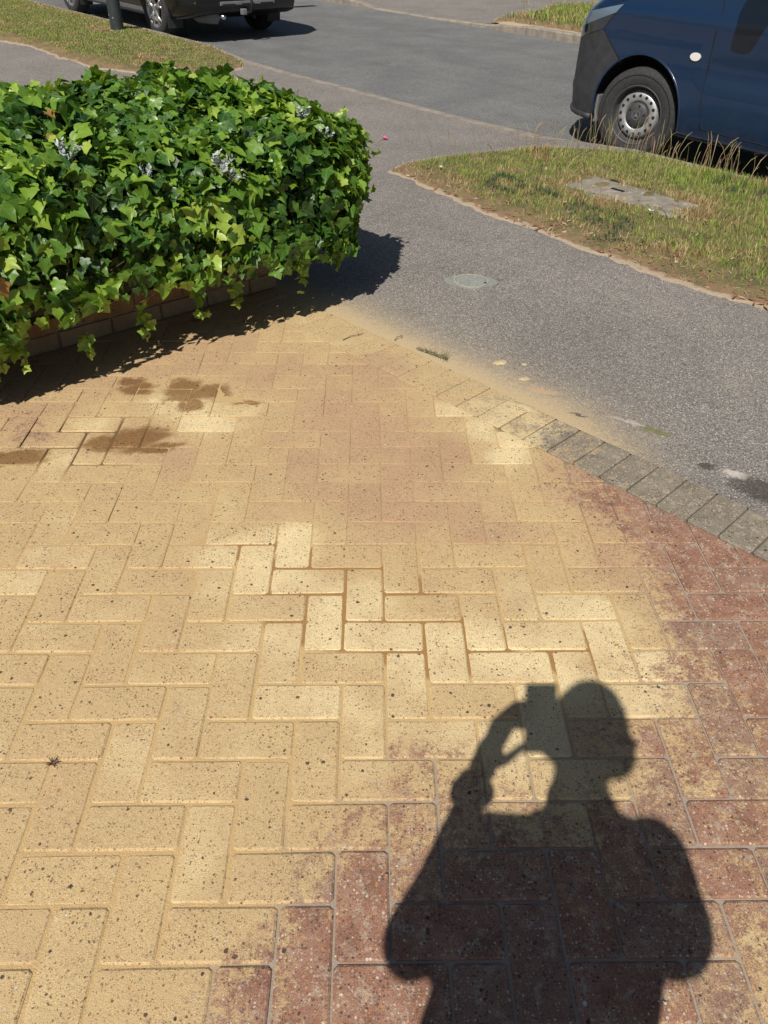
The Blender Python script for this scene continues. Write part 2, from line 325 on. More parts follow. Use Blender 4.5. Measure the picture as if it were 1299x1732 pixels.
def blade_material():
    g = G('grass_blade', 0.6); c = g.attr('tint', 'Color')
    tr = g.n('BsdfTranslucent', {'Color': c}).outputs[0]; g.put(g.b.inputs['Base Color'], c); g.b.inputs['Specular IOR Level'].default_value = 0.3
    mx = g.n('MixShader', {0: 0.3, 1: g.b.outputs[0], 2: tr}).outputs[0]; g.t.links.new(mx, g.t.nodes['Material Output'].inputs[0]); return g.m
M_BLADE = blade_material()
def leaf_material():
    g = G('ivy_leaf', 0.42); tint = g.attr('tint'); uv = g.n('TexCoord').outputs['UV']; p = g.pos()
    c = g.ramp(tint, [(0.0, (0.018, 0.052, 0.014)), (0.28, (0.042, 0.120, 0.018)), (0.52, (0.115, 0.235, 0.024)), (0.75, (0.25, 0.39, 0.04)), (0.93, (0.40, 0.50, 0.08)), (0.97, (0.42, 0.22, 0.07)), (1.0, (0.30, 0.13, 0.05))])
    x = g.n('SeparateXYZ', {0: uv}); u, v = x.outputs[0], x.outputs[1]
    ang = g.math('ARCTAN2', u, g.math('ADD', v, 0.02)); rad = g.math('SQRT', g.math('ADD', g.math('MULTIPLY', u, u), g.math('MULTIPLY', v, v)))
    wr = g.math('ABSOLUTE', g.math('WRAP', ang, 0.46, -0.46)); d = g.math('MULTIPLY', wr, rad)
    vein = g.rng(d, 0.012, 0.035, 1, 0)
    c = g.mix(g.rng(g.noise(p, 90, 3), 0.35, 0.7, 0, 0.3), c, g.mix(1, c, (0.6, 0.7, 0.6), 'MULTIPLY'))
    c = g.mix(g.math('MULTIPLY', vein, 0.45), c, g.mix(0.55, c, (0.30, 0.40, 0.14)))
    g.put(g.b.inputs['Base Color'], c); g.b.inputs['Specular IOR Level'].default_value = 0.5
    g.put(g.b.inputs['Roughness'], g.rng(g.noise(p, 60, 2), 0.3, 0.7, 0.34, 0.52))
    g.put(g.b.inputs['Normal'], g.bump(d, 0.25, 0.004))
    tr = g.n('BsdfTranslucent', {'Color': g.mix(1, c, (1.6, 1.5, 0.6), 'MULTIPLY')}).outputs[0]
    mx = g.n('MixShader', {0: 0.28, 1: g.b.outputs[0], 2: tr}).outputs[0]; g.t.links.new(mx, g.t.nodes['Material Output'].inputs[0]); return g.m
M_LEAF = leaf_material()
M_STEM = plain('ivy_stem', (0.10, 0.062, 0.032), 0.8, 0.2)
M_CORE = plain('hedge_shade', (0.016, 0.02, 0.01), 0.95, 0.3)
M_SILVER = plain('silver_leaf', (0.42, 0.46, 0.44), 0.8, 0.1)
M_SMALL = plain('small_leaf', (0.06, 0.15, 0.035), 0.5, 0.3, 8)
M_PINK = plain('pink_petal', (0.72, 0.10, 0.26), 0.6, 0.15)
M_PALEPINK = plain('pale_pink_bud', (0.62, 0.30, 0.30), 0.6, 0.15)
M_DRY = plain('dry_leaf', (0.40, 0.22, 0.09), 0.8, 0.25)
M_TWIG = plain('twig', (0.13, 0.085, 0.05), 0.85, 0.2)
M_SPRIG = plain('green_sprig', (0.11, 0.115, 0.045), 0.7, 0.25)

def paint(name, c, coat=1.0, rough=0.35, metal=0.0, dirt=0.25):
    g = G(name); o = g.n('TexCoord').outputs['Object']; n1 = g.noise(o, 2.2, 5, 0.65); n2 = g.noise(g.scale(o, (9, 9, 1.2)), 1.5, 5, 0.6)
    z = g.n('SeparateXYZ', {0: o}).outputs[2]
    dust = g.math('MULTIPLY', g.math('ADD', g.rng(n1, 0.4, 0.75, 0, 0.5), g.rng(n2, 0.5, 0.75, 0, 0.5)), g.rng(z, 0.15, 1.1, dirt*1.6, dirt*0.5))
    cc = g.mix(dust, c, (0.20, 0.17, 0.13))
    r = g.mix(dust, (rough,)*3, (0.75,)*3)
    return g.fin(cc, r, Metallic=metal, **{'Coat Weight': g.rng(dust, 0, 0.4, coat, coat*0.35), 'Coat Roughness': 0.06})
M_BLUE = paint('blue_van_paint', (0.0018, 0.019, 0.060), 1.0, 0.28, 0.0, 0.03)
M_BLACKPAINT = paint('black_car_paint', (0.004, 0.005, 0.007), 0.3, 0.3, 0.0, 0.02)
M_PLASTIC = plain('black_plastic', (0.034, 0.036, 0.040), 0.58, 0.25, 14)
M_RUBBER = plain('tyre_rubber', (0.030, 0.030, 0.031), 0.85, 0.3, 50)
M_DARK = plain('dark_void', (0.006, 0.006, 0.007), 0.9, 0.1)
M_STEEL = plain('wheel_steel', (0.40, 0.40, 0.40), 0.45, 0.2, 20, Metallic=0.55)
M_HUB_RIMSHADE = plain('hub_plastic_and_rim_shade', (0.05, 0.05, 0.052), 0.55, 0.2, 30)
M_ALLOY = plain('alloy', (0.50, 0.49, 0.48), 0.35, 0.2, 25, Metallic=0.8)
M_GREYPLASTIC = plain('grey_plastic', (0.16, 0.165, 0.17), 0.55, 0.15, 20)
M_CHROME = plain('chrome', (0.75, 0.75, 0.76), 0.15, 0.05, 20, Metallic=1.0)
M_RED = plain('red_reflector', (0.42, 0.012, 0.022), 0.25, 0.1, 60, **{'Coat Weight': 1.0})
M_CLEAR = plain('white_lens', (0.78, 0.77, 0.72), 0.3, 0.05, 60, **{'Coat Weight': 1.0})
def glass(name, c, rough=0.05): return plain(name, c, rough, 0.05, 3, **{'Coat Weight': 1.0, 'Specular IOR Level': 0.8})
M_LAMPGLASS = glass('headlamp_dark', (0.018, 0.026, 0.036)); M_LAMPREFLECT = glass('headlamp_painted_reflection', (0.13, 0.19, 0.25), .12); M_GLASS = glass('tinted_glass', (0.012, 0.016, 0.018))
M_POST = plain('lamp_post_paint', (0.028, 0.038, 0.038), 0.5, 0.2, 12)
M_SKIN = plain('skin', (0.50, 0.29, 0.20), 0.55, 0.08); M_SHIRT = plain('shirt_cloth', (0.10, 0.12, 0.16), 0.9, 0.1); M_TROUSER = plain('trouser_cloth', (0.05, 0.05, 0.055), 0.9, 0.1)
M_HAIR = plain('hair', (0.03, 0.02, 0.014), 0.7, 0.2); M_PHONE = plain('phone_shell', (0.03, 0.03, 0.033), 0.3, 0.1)

# ---------------------------------------------------------------- sand coverage measured over the paving (x, y, cover, tone)
CTL = [tuple(map(float, t.split(','))) for t in "0.10,-0.25,0.80,0.10;0.18,-0.17,0.90,0.10;0.03,-0.01,1.00,0.05;0.31,-0.07,0.90,0.00;0.45,-0.05,0.75,0.00;0.37,-0.15,0.70,0.00;0.44,-0.21,0.40,0.20;0.55,-0.01,0.40,0.20;0.59,0.05,0.45,0.10;0.56,-0.17,0.08,0.20;0.64,-0.17,0.10,0.20;0.66,-0.07,0.15,0.20;0.66,-0.26,0.05,0.20;0.35,-0.25,0.45,0.20;0.25,-0.26,0.60,0.10;0.49,-0.26,0.15,0.20;0.75,0.07,0.30,0.20;0.58,0.16,0.70,0.00;0.69,0.13,0.35,0.10;0.80,0.15,0.30,0.10;0.49,0.14,0.95,0.00;0.14,0.18,1.00,0.05;-0.03,0.33,1.00,0.10;0.30,0.33,1.00,0.00;0.63,0.30,0.90,-0.10;0.83,0.28,0.75,-0.20;0.95,0.26,0.60,-0.10;0.96,0.50,0.90,-0.50;1.12,0.44,0.85,-0.40;1.24,0.37,0.60,-0.20;1.22,0.58,0.75,-0.40;1.33,0.54,0.60,-0.30;1.39,0.41,0.30,0.00;1.34,0.24,0.25,0.10;1.50,0.32,0.20,0.10;1.52,0.58,0.10,0.20;1.61,0.50,0.15,0.20;1.52,0.80,0.20,0.60;1.69,0.82,0.05,0.40;1.60,0.66,0.05,0.20;1.34,0.80,0.55,0.60;1.31,0.95,0.65,0.80;1.50,1.03,0.15,0.50;1.62,0.95,0.05,0.50;1.18,1.01,0.80,0.40;1.11,0.80,0.85,0.20;1.17,0.68,0.80,-0.20;1.05,0.95,0.90,0.70;0.80,1.07,0.95,0.80;0.65,1.09,0.95,0.90;0.92,1.32,0.95,0.90;0.71,1.46,0.95,0.90;0.53,1.62,0.95,0.80;0.72,1.98,0.95,0.80;1.08,1.50,0.85,-0.40;1.12,1.35,0.85,-0.40;1.29,1.28,0.40,0.60;1.35,1.12,0.30,0.50;0.79,0.82,0.95,0.30;0.66,0.90,0.95,0.60;0.70,0.71,1.00,-0.40;0.57,0.58,1.00,-0.50;0.45,0.90,1.00,-0.50;0.35,0.80,1.00,-0.40;0.80,0.54,1.00,-0.40;0.86,0.69,0.95,0.10;1.01,0.66,0.90,0.10;0.35,1.10,0.95,0.30;0.17,1.10,0.95,0.30;-0.06,0.96,0.95,0.05;-0.26,0.96,0.95,0.05;-0.15,0.71,1.00,0.00;0.11,0.60,1.00,0.10;-0.15,1.16,0.80,0.35;0.04,1.32,0.95,0.60;-0.13,1.46,0.90,0.70;0.10,1.54,1.00,-0.50;-0.03,1.66,1.00,-0.40;0.19,1.62,1.00,-0.20;0.27,1.88,0.85,0.70;0.01,2.08,0.80,0.65;-0.20,1.98,0.75,0.60;-0.46,1.70,0.50,0.70;-0.57,1.58,0.45,0.70;-0.47,1.46,0.35,0.50;-0.32,1.58,1.00,-0.30;-0.34,1.32,0.95,-0.20;-0.47,1.32,0.95,0.20;-0.21,1.39,1.00,-0.10;0.22,2.30,0.95,0.40;0.45,2.40,1.00,0.00;0.55,2.31,1.00,0.00;0.38,1.39,0.90,0.60;0.27,1.28,0.90,0.40;0.48,1.25,0.90,0.70;0.96,-0.07,0.12,0.10;1.15,-0.18,0.10,0.10;1.03,-0.27,0.10,0.10;1.34,-0.08,0.20,0.10;1.32,-0.23,0.35,0.10;0.84,-0.22,0.10,0.10;1.17,-0.27,0.30,0.10;1.05,-0.05,0.30,0.00;1.33,0.04,0.20,0.10;0.99,0.10,0.40,0.00;1.13,0.20,0.50,0.00;0.65,2.31,0.95,0.10;0.84,2.08,0.90,0.10;0.97,1.84,0.75,0.10;1.15,1.66,0.70,-0.20;1.24,1.58,0.75,-0.40;1.34,1.46,0.35,0.00;1.48,1.28,0.15,0.00;1.62,1.12,0.08,0.00;1.76,0.95,0.06,0.00;-0.39,1.83,0.70,0.60;-0.61,1.88,0.60,0.60;-0.15,2.30,0.80,0.50".split(';')]
def field(x, y):
    a = b = w = 0.0
    for (cx, cy, c, t) in CTL:
        d2 = (x-cx)**2+(y-cy)**2+0.0035; k = d2**-1.75; w += k; a += c*k; b += t*k
    a /= w; b /= w
    far = sstep(0.3, 1.2, max(0, -0.3-y) + max(0, x-1.7) + max(0, -0.6-x)*0.5)
    return a*(1-far)+0.15*far, b
ED = Vector((0.7327, 0.6806, 0)).normalized(); EA = Vector((-ED.y, ED.x, 0)); EIN = 1.8555; EOUT = EIN+0.198   # edging course frame
WALL_S = 2.03

# ================================================================ SETTING
def zg(n, s): return zroad(s)-0.35
grid_sheet('ground', -400, 400, -400, 400, 40, 40, zg, M_EARTH)['kind'] = 'structure'
def foot_start(s):                  # the asphalt butts against the edging course, or the garden wall past the corner
    k = (EOUT+0.0015-s*EV.dot(ED))/NV.dot(ED); return k if s < 2.12 else 1.96
def footway_mesh():
    a, b = 60, 480; v = []
    for j in range(b+1):
        s_ = -14+40*j/b; n0 = foot_start(s_)
        for i in range(a+1): n_ = n0+(KNF(s_)-n0)*i/a; v.append(P(n_, s_, zfoot(n_, s_)-0.004))
    return v, [[j*(a+1)+i, j*(a+1)+i+1, (j+1)*(a+1)+i+1, (j+1)*(a+1)+i] for j in range(b) for i in range(a)]
fo = mk('footway', *footway_mesh(), M_FOOT, None, True)
fo['kind'] = 'structure'
vals = []
for v in fo.data.vertices:
    n, s = ns(v.co.x, v.co.y); d = v.co.dot(ED)-EOUT
    near = math.exp(-max(0, d)/0.17)
    al = sstep(-0.3, 0.5, s)*0.75+0.06
    al *= 1-0.75*sstep(1.9, 2.6, s)
    vals.append(near*al*1.05 + 0.12*math.exp(-max(0, d)/0.9)*sstep(-0.6, 0.6, s)*(1-sstep(2.2, 3.2, s)))
fattr(fo.data, 'dust', vals)
rd = grid_sheet('road', 5.15, 10.62, -40, 60, 0.6, 1.0, lambda n, s: zroad(s), M_ROAD); rd['kind'] = 'structure'
ff = grid_sheet('far_footway', 10.73, 24, -40, 60, 0.8, 1.0, lambda n, s: zroad(s)+fkerbh(s)*(1 if n < 11.4 else 1)-0.004, M_FOOT); ff['kind'] = 'structure'
fattr(ff.data, 'dust', [0.0]*len(ff.data.vertices))

def kerb_run(name, n0, n1, s0, s1, hf, dn=lambda s: 0.0):
    root = bpy.data.objects.new(name, None); col.objects.link(root); root['kind'] = 'structure'
    L = 0.915; s = s0; k = 0
    while s < s1:
        a, b = s+0.004, s+L-0.004; h = R_.uniform(-0.003, 0.003); j = R_.uniform(-0.004, 0.004)
        za, zb = zroad(a)+hf(a)+h, zroad(b)+hf(b)+h; v = []
        up = 0 if n1 > n0 else 1
        for (s_, z) in ((a, za), (b, zb)):
            m = dn(s_)
            for (n_, dz) in ((n0, 0), (n1-(n1-n0)*0.14, 0), (n1, -0.016)): v.append(P(n_+j+m, s_, z+dz))
            for n_ in (n1, n0): v.append(P(n_+j+m, s_, zroad(s_)-0.12))
        f = [[i, (i+1) % 5, 5+(i+1) % 5, 5+i] for i in range(5)]+[[4, 3, 2, 1, 0], [5, 6, 7, 8, 9]]
        c = P((n0+n1)/2+dn(s), (a+b)/2, za); mk('kerb_stone', [x-c for x in v], f, M_KERB, root, loc=c)
        s += L; k += 1
    return root
kerb_run('kerb', 0, 0.12, -6.4, 22, kerbh, KNF)
kerb_run('far_kerb', 10.735, 10.61, -1.0, 24, fkerbh)

# driveway: sand bed, blocks laid in herringbone, a soldier course of grey edging
def inset(poly, d):
    n = len(poly); out = []
    for i in range(n):
        a, b, c = poly[i-1], poly[i], poly[(i+1) % n]
        e1 = (b-a).normalized(); e2 = (c-b).normalized(); n1 = Vector((-e1.y, e1.x)); n2 = Vector((-e2.y, e2.x))
        k = (n1+n2); q = k.length_squared; out.append(b + k*(2*d/q) if q > 0.05 else b+n1*d)
    return out
def clip(poly, nx, ny, d):
    """keep the side where x*nx+y*ny <= d"""
    out = []
    for i in range(len(poly)):
        a, b = poly[i], poly[(i+1) % len(poly)]; fa = a.x*nx+a.y*ny-d; fb = b.x*nx+b.y*ny-d
        if fa <= 0: out.append(a)
        if (fa < 0 < fb) or (fb < 0 < fa): out.append(a+(b-a)*(fa/(fa-fb)))
    res = []
    for q in out:
        if not res or (q-res[-1]).length > 0.006: res.append(q)
    if len(res) > 2 and (res[0]-res[-1]).length < 0.006: res.pop()
    return res
def area(p): return abs(sum(p[i].x*p[(i+1) % len(p)].y-p[(i+1) % len(p)].x*p[i].y for i in range(len(p))))/2
def round_corners(poly, r):
    n = len(poly); out = []
    for i in range(n):
        a, b, c = poly[i-1], poly[i], poly[(i+1) % n]
        r1 = min(r, (a-b).length*0.3); r2 = min(r, (c-b).length*0.3)
        out += [b+(a-b).normalized()*r1, b+(c-b).normalized()*r2]
    return out
def densify(poly, step):
    out = []
    for i in range(len(poly)):
        a, b = poly[i], poly[(i+1) % len(poly)]; k = max(1, round((b-a).length/step)); out += [a+(b-a)*j/k for j in range(k)]
    return out
def block_mesh(poly, z, tilt, ch):
    """one chamfered block: skirt, chamfer, crowned top"""
    outer = densify(round_corners(poly, 0.007), 0.06); c = sum(outer, Vector((0, 0)))/len(outer)
    n = len(outer); top = [q+Vector((R_.gauss(0, .0006), R_.gauss(0, .0006))) for q in inset_ring(outer, ch)]; mid = [c+(q-c)*0.5 for q in top]
    def zz(q): return z+tilt[0]*(q.x-c.x)+tilt[1]*(q.y-c.y)
    v = [Vector((q.x, q.y, zz(q)-0.03)) for q in outer]+[Vector((q.x, q.y, zz(q)-ch*0.6)) for q in outer]+[Vector((q.x, q.y, zz(q))) for q in top]+[Vector((q.x, q.y, zz(q)+0.0006)) for q in mid]+[Vector((c.x, c.y, z+0.0008))]
    f = []
    for k in range(3): f += [[k*n+i, k*n+(i+1) % n, (k+1)*n+(i+1) % n, (k+1)*n+i] for i in range(n)]
    f += [[3*n+i, 3*n+(i+1) % n, 4*n] for i in range(n)]
    return v, f, c
def inset_ring(ring, d):
    c = sum(ring, Vector((0, 0)))/len(ring); n = len(ring); out = []
    for i in range(n):
        a, b = ring[i-1], ring[(i+1) % n]; t = (b-a).normalized(); nn = Vector((-t.y, t.x))
        if nn.dot(c-ring[i]) < 0: nn = -nn
        out.append(ring[i]+nn*d)
    return out
NE = (EV.x, EV.y)
def soak(x, y): return max(0, min(1, 2.2*(1-math.hypot((x+.28)/.30, (y-1.44)/.22))))
blocks = []
for i in range(-26, 42):
    for j in range(-26, 30):
        k = (i-j) % 4
        # row j = 0 sits under y = 0 .. 0.1 ; a long block starts where (i - j) % 4 == K0
        if k == 1: x0, y0, w, h = i*.1, j*.1, .2, .1
        elif k == 3: x0, y0, w, h = i*.1, (j-1)*.1, .1, .2
        else: continue
        g_ = (0.0022 if y0 < .85 else .0013)+R_.uniform(0, .0006)+.0022*soak(x0+w/2, y0+h/2); rx = R_.uniform(-.0011, .0011); ry = R_.uniform(-.0011, .0011)
        poly = [Vector((x0+g_+rx, y0+g_+ry)), Vector((x0+w-g_+rx, y0+g_+ry)), Vector((x0+w-g_+rx, y0+h-g_+ry)), Vector((x0+g_+rx, y0+h-g_+ry))]
        cc = sum(poly, Vector((0, 0)))/4; an = R_.gauss(0, .004)
        poly = [cc+Vector(((q-cc).x*math.cos(an)-(q-cc).y*math.sin(an), (q-cc).x*math.sin(an)+(q-cc).y*math.cos(an))) for q in poly]
        poly = clip(poly, ED.x, ED.y, EIN-0.003)
        if len(poly) >= 3: poly = clip(poly, NE[0], NE[1], WALL_S-0.01)
        if len(poly) < 3 or area(poly) < 0.0006: continue
        blocks.append((poly, 'p'))
t = -3.6
while t < 2.0:
    a, b = t+0.002, t+0.0995
    q = [ED*EIN+EA*b, ED*EIN+EA*a, ED*EOUT+EA*a, ED*EOUT+EA*b]; jx = R_.uniform(-.003, .003)
    q = [Vector((p_.x+ED.x*jx, p_.y+ED.y*jx)) for p_ in q]
    q = clip(q, NE[0], NE[1], WALL_S-0.01)
    if len(q) >= 3 and area(q) > 0.001: blocks.append((q, 'e'))
    t += 0.1015
def project(p):
    d = p-CAM; w = d.dot(FWD)
    if w < 0.05: return None
    return 649.5+1300.39*d.dot(RIGHT)/w, 866-1300.39*d.dot(UP)/w, w
def ccw(poly):
    s = sum(poly[i].x*poly[(i+1) % len(poly)].y-poly[(i+1) % len(poly)].x*poly[i].y for i in range(len(poly)))
    return poly if s > 0 else poly[::-1]
vis = []
for (poly, ty) in blocks:
    c = sum(poly, Vector((0, 0)))/len(poly); pr = None
    for q in list(poly)+[c]:
        r = project(Vector((q.x, q.y, 0)))
        if r and -10 < r[0] < 1309 and 0 < r[1] < 1742: pr = r
    pp = project(Vector((c.x, c.y, 0)))
    vis.append(area(poly)/(pp[2]**3) if (pr and pp) else 0)
order = sorted([i for i in range(len(blocks)) if vis[i] > 0 and blocks[i][1] == 'p'], key=lambda i: -vis[i])[:300]
single = set(order) | {i for i in range(len(blocks)) if blocks[i][1] == 'e' and vis[i] > 0}
# joint bed: follows the sand level between the blocks
def jointwet(x, y):
    best = 0
    for (cx, cy, rx, ry) in ((.62, .66, .34, .22), (.50, .80, .16, .12), (.85, .52, .26, .14), (-.2, 1.42, .22, .2), (.33, .90, .1, .1), (1.15, .50, .12, .12)):
        best = max(best, 1-math.hypot((x-cx)/rx, (y-cy)/ry))
    return max(0, min(1, best*2))
bv = []; bf = []; ca = []; ta = []; wa = []; sa = []; ga = []
X0, X1, Y0, Y1, DX = -2.6, 4.2, -2.6, 3.0, 0.02
nx = round((X1-X0)/DX); ny = round((Y1-Y0)/DX)
idx = {}
for i in range(nx+1):
    for j in range(ny+1):
        x = X0+DX*i; y = Y0+DX*j; n, s = ns(x, y)
        dd = x*ED.x+y*ED.y-(EOUT-.002)
        if dd > DX*1.6 or s > WALL_S+DX: continue
        if dd > 0: x -= ED.x*dd; y -= ED.y*dd
        fine = -1.2 < x < 2.3 and -0.6 < y
        c, t = field(x, y) if (fine or (i % 5 == 0 and j % 5 == 0) or True) else (0, 0)
        ed_ = x*ED.x+y*ED.y-EIN; gr = sstep(-.02, -.005, ed_)*(1-.80*sstep(.35, .8, -x*ED.y+y*ED.x)*sstep(.2, .7, c))
        lev = -0.0048+0.0026*sstep(0.35, 0.85, c)+0.0008*sstep(0.85, 1.25, y)*sstep(.5, .9, c)-.0035*gr-.003*soak(x, y) + (0.0008-.0003*sstep(.8, 1.2, y))*noise.noise((x*16, y*16, 0)) + 0.0005*noise.noise((x*60, y*60, 3))
        idx[i, j] = len(bv); bv.append((x, y, lev)); ca.append(c); ta.append(t); wa.append(jointwet(x, y)); sa.append(soak(x, y)); ga.append(gr)
for (i, j) in idx:
    if (i+1, j) in idx and (i, j+1) in idx and (i+1, j+1) in idx: bf.append([idx[i, j], idx[i+1, j], idx[i+1, j+1], idx[i, j+1]])
drive = mk('driveway', bv, bf, M_BED, None, True); drive['kind'] = 'structure'
fattr(drive.data, 'cover', ca); fattr(drive.data, 'tone', ta); fattr(drive.data, 'wet', wa); fattr(drive.data, 'soak', sa); fattr(drive.data, 'grime', ga)
rv = []; rf = []; rc = []; rt = []
for bi, (poly, ty) in enumerate(blocks):
    poly = ccw(poly); v, f, c = block_mesh(poly, R_.gauss(0.0, .0006), (R_.gauss(0, .006), R_.gauss(0, .006)), 0.0044-.0026*sstep(.6, 1.1, sum(q.y for q in poly)/len(poly))*(1-soak(sum(q.x for q in poly)/len(poly), sum(q.y for q in poly)/len(poly))))
    base = field(c.x, c.y); jit = R_.gauss(0, .07); jt = R_.gauss(0, .10)
    if ty == 'e': jit -= .05
    at = []
    for q in v:
        a_, t_ = field(q.x, q.y); at.append(((0.93 if ty == 'p' else 0.68+.25*sstep(.4, .9, -q.x*ED.y+q.y*ED.x))*a_+0.07*base[0]+jit*(1-abs(2*base[0]-1))*.8, 0.7*t_+0.3*base[1]+jt))
    if bi in single:
        o = mk('paving_block' if ty == 'p' else 'edging_block', [(q.x-c.x, q.y-c.y, q.z) for q in v], f, (M_PAVER_DAMP if (c.x < .42 and 1.2 < c.y < 2.0) else M_PAVER) if ty == 'p' else M_EDGE, drive, False, (c.x, c.y, 0))
        fattr(o.data, 'cover', [x[0] for x in at]); fattr(o.data, 'tone', [x[1] for x in at])
    elif ty == 'p':
        b0 = len(rv); rv += v; rf += [[i+b0 for i in q] for q in f]; rc += [x[0] for x in at]; rt += [x[1] for x in at]
ro = mk('paving_blocks', rv, rf, M_PAVER, drive, False); ro['kind'] = 'stuff'; fattr(ro.data, 'cover', rc); fattr(ro.data, 'tone', rt)

# verges
def lip(n, s, poly_edge): return 0
def in_poly(x, y, poly):
    r = False; j = len(poly)-1
    for i in range(len(poly)):
        if (poly[i][1] > y) != (poly[j][1] > y) and x < (poly[j][0]-poly[i][0])*(y-poly[i][1])/(poly[j][1]-poly[i][1])+poly[i][0]: r = not r
        j = i
    return r
def edge_dist(x, y, poly):
    d = 9
    for i in range(len(poly)):
        ax, ay = poly[i]; bx, by = poly[(i+1) % len(poly)]; L = (bx-ax)**2+(by-ay)**2
        t_ = max(0, min(1, ((x-ax)*(bx-ax)+(y-ay)*(by-ay))/L)); d = min(d, math.hypot(x-ax-t_*(bx-ax), y-ay-t_*(by-ay)))
    return d
VERGE_R = [(3.62, -9), (3.63, 0.2), (3.60, 0.85), (3.60, 1.46), (3.62, 2.09), (3.70, 2.74), (3.80, 3.38), (4.02, 3.50), (4.45, 3.48), (4.88, 3.32), (5.25, 3.12), (5.52, 2.92), (KNF(2.6), 2.6), (KNF(-9), -9)]
VERGE_L = [(3.82, 22), (3.72, 11.1), (3.86, 10.3), (3.82, 9.3), (3.88, 8.55), (4.3, 8.05), (5.0, 7.72), (5.42, 7.9), (KNF(8.2), 8.2), (KNF(22), 22)]
FAR_G = [(10.74, 9.05), (11.2, 9.25), (12.2, 9.5), (13.6, 10.3), (14.6, 9.9), (15.0, 4), (10.74, 4)]
FAR_G2 = [(10.74, 12.6), (11.7, 13.0), (11.9, 20), (10.74, 20)]
def verge(name, poly, zf, step, srange, hump):
    """one soil sheet clipped to the outline, its rim worn to bare sandy earth"""
    n0 = min(p[0] for p in poly); n1 = max(p[0] for p in poly); s0, s1 = srange; v = []; f = []; ed = []; id_ = {}
    a = round((n1-n0+0.2)/step); b = round((s1-s0)/step)
    for i in range(a+1):
        for j in range(b+1):
            n = n0-0.1+step*i; s = s0+step*j; w = 0.04*noise.noise((n*4, s*4, 1))+0.036*noise.noise((n*13, s*13, 2))+.022*noise.noise((n*30, s*30, 6))
            d = edge_dist(n, s, poly)*(1 if in_poly(n, s, poly) else -1)+w
            if d < -0.13: continue
            h = hump*sstep(-0.02, 0.2, d)+0.012*noise.noise((n*9, s*9, 5))*sstep(0, .15, d)
            id_[i, j] = len(v); v.append(P(n, s, zf(n, s)+max(-0.03, min(0.006, d*0.25))+h)); ed.append(d)
    for (i, j) in id_:
        if (i+1, j) in id_ and (i, j+1) in id_ and (i+1, j+1) in id_: f.append([id_[i, j], id_[i+1, j], id_[i+1, j+1], id_[i, j+1]])
    o = mk(name, v, f, M_VERGE, None, True); fattr(o.data, 'rim', ed); o['kind'] = 'structure'; return o
def verge_material():
    g = G('verge_earth', 0.97); p = g.pos(); rim = g.attr('rim'); n1 = g.noise(p, 6, 5, 0.7); n2 = g.noise(p, 120, 4, 0.65); n3 = g.noise(p, 22, 4)
    c = g.ramp(n1, [(0.28, (0.10, 0.10, 0.035)), (0.48, (0.19, 0.15, 0.065)), (0.64, (0.30, 0.21, 0.10)), (0.75, (0.30, 0.16, 0.09))])
    c = g.mix(g.rng(n2, 0.4, 0.72, 0, 0.6), c, g.mix(1, c, (0.42, 0.4, 0.36), 'MULTIPLY'))
    e = g.mix(n3, (0.36, 0.27, 0.17), (0.52, 0.42, 0.30)); e = g.mix(g.rng(n2, 0.45, 0.7, 0, 0.4), e, (0.3, 0.2, 0.12))
    red = g.mix(n2, (0.18, 0.10, 0.06), (0.34, 0.21, 0.12))
    c = g.mix(g.rng(rim, 0.04, 0.15, 1, 0), c, g.mix(g.rng(n3, 0.42, 0.6), c, red))
    c = g.mix(g.rng(g.math('ADD', rim, g.math('MULTIPLY', n3, 0.09)), 0.045, 0.075, 1, 0), c, e)
    return g.fin(c, 0.97, g.bump(g.math('ADD', n2, n3), 0.8, 0.012))
M_VERGE = verge_material()
verge('verge', VERGE_R, zfoot, 0.035, (-3.2, 3.7), 0.03)
verge('left_verge', VERGE_L, zfoot, 0.07, (7.6, 18), 0.03)
verge('far_verge', FAR_G, lambda n, s: zroad(s)+fkerbh(s), 0.09, (4.5, 10.4), 0.05)
verge('far_left_verge', FAR_G2, lambda n, s: zroad(s)+fkerbh(s), 0.09, (12.5, 18), 0.04)
gs = grid_sheet('front_garden', -6, 1.98, WALL_S+0.12, 20, 0.4, 0.4, lambda n, s: 0.03, M_EARTH); gs['kind'] = 'structure'

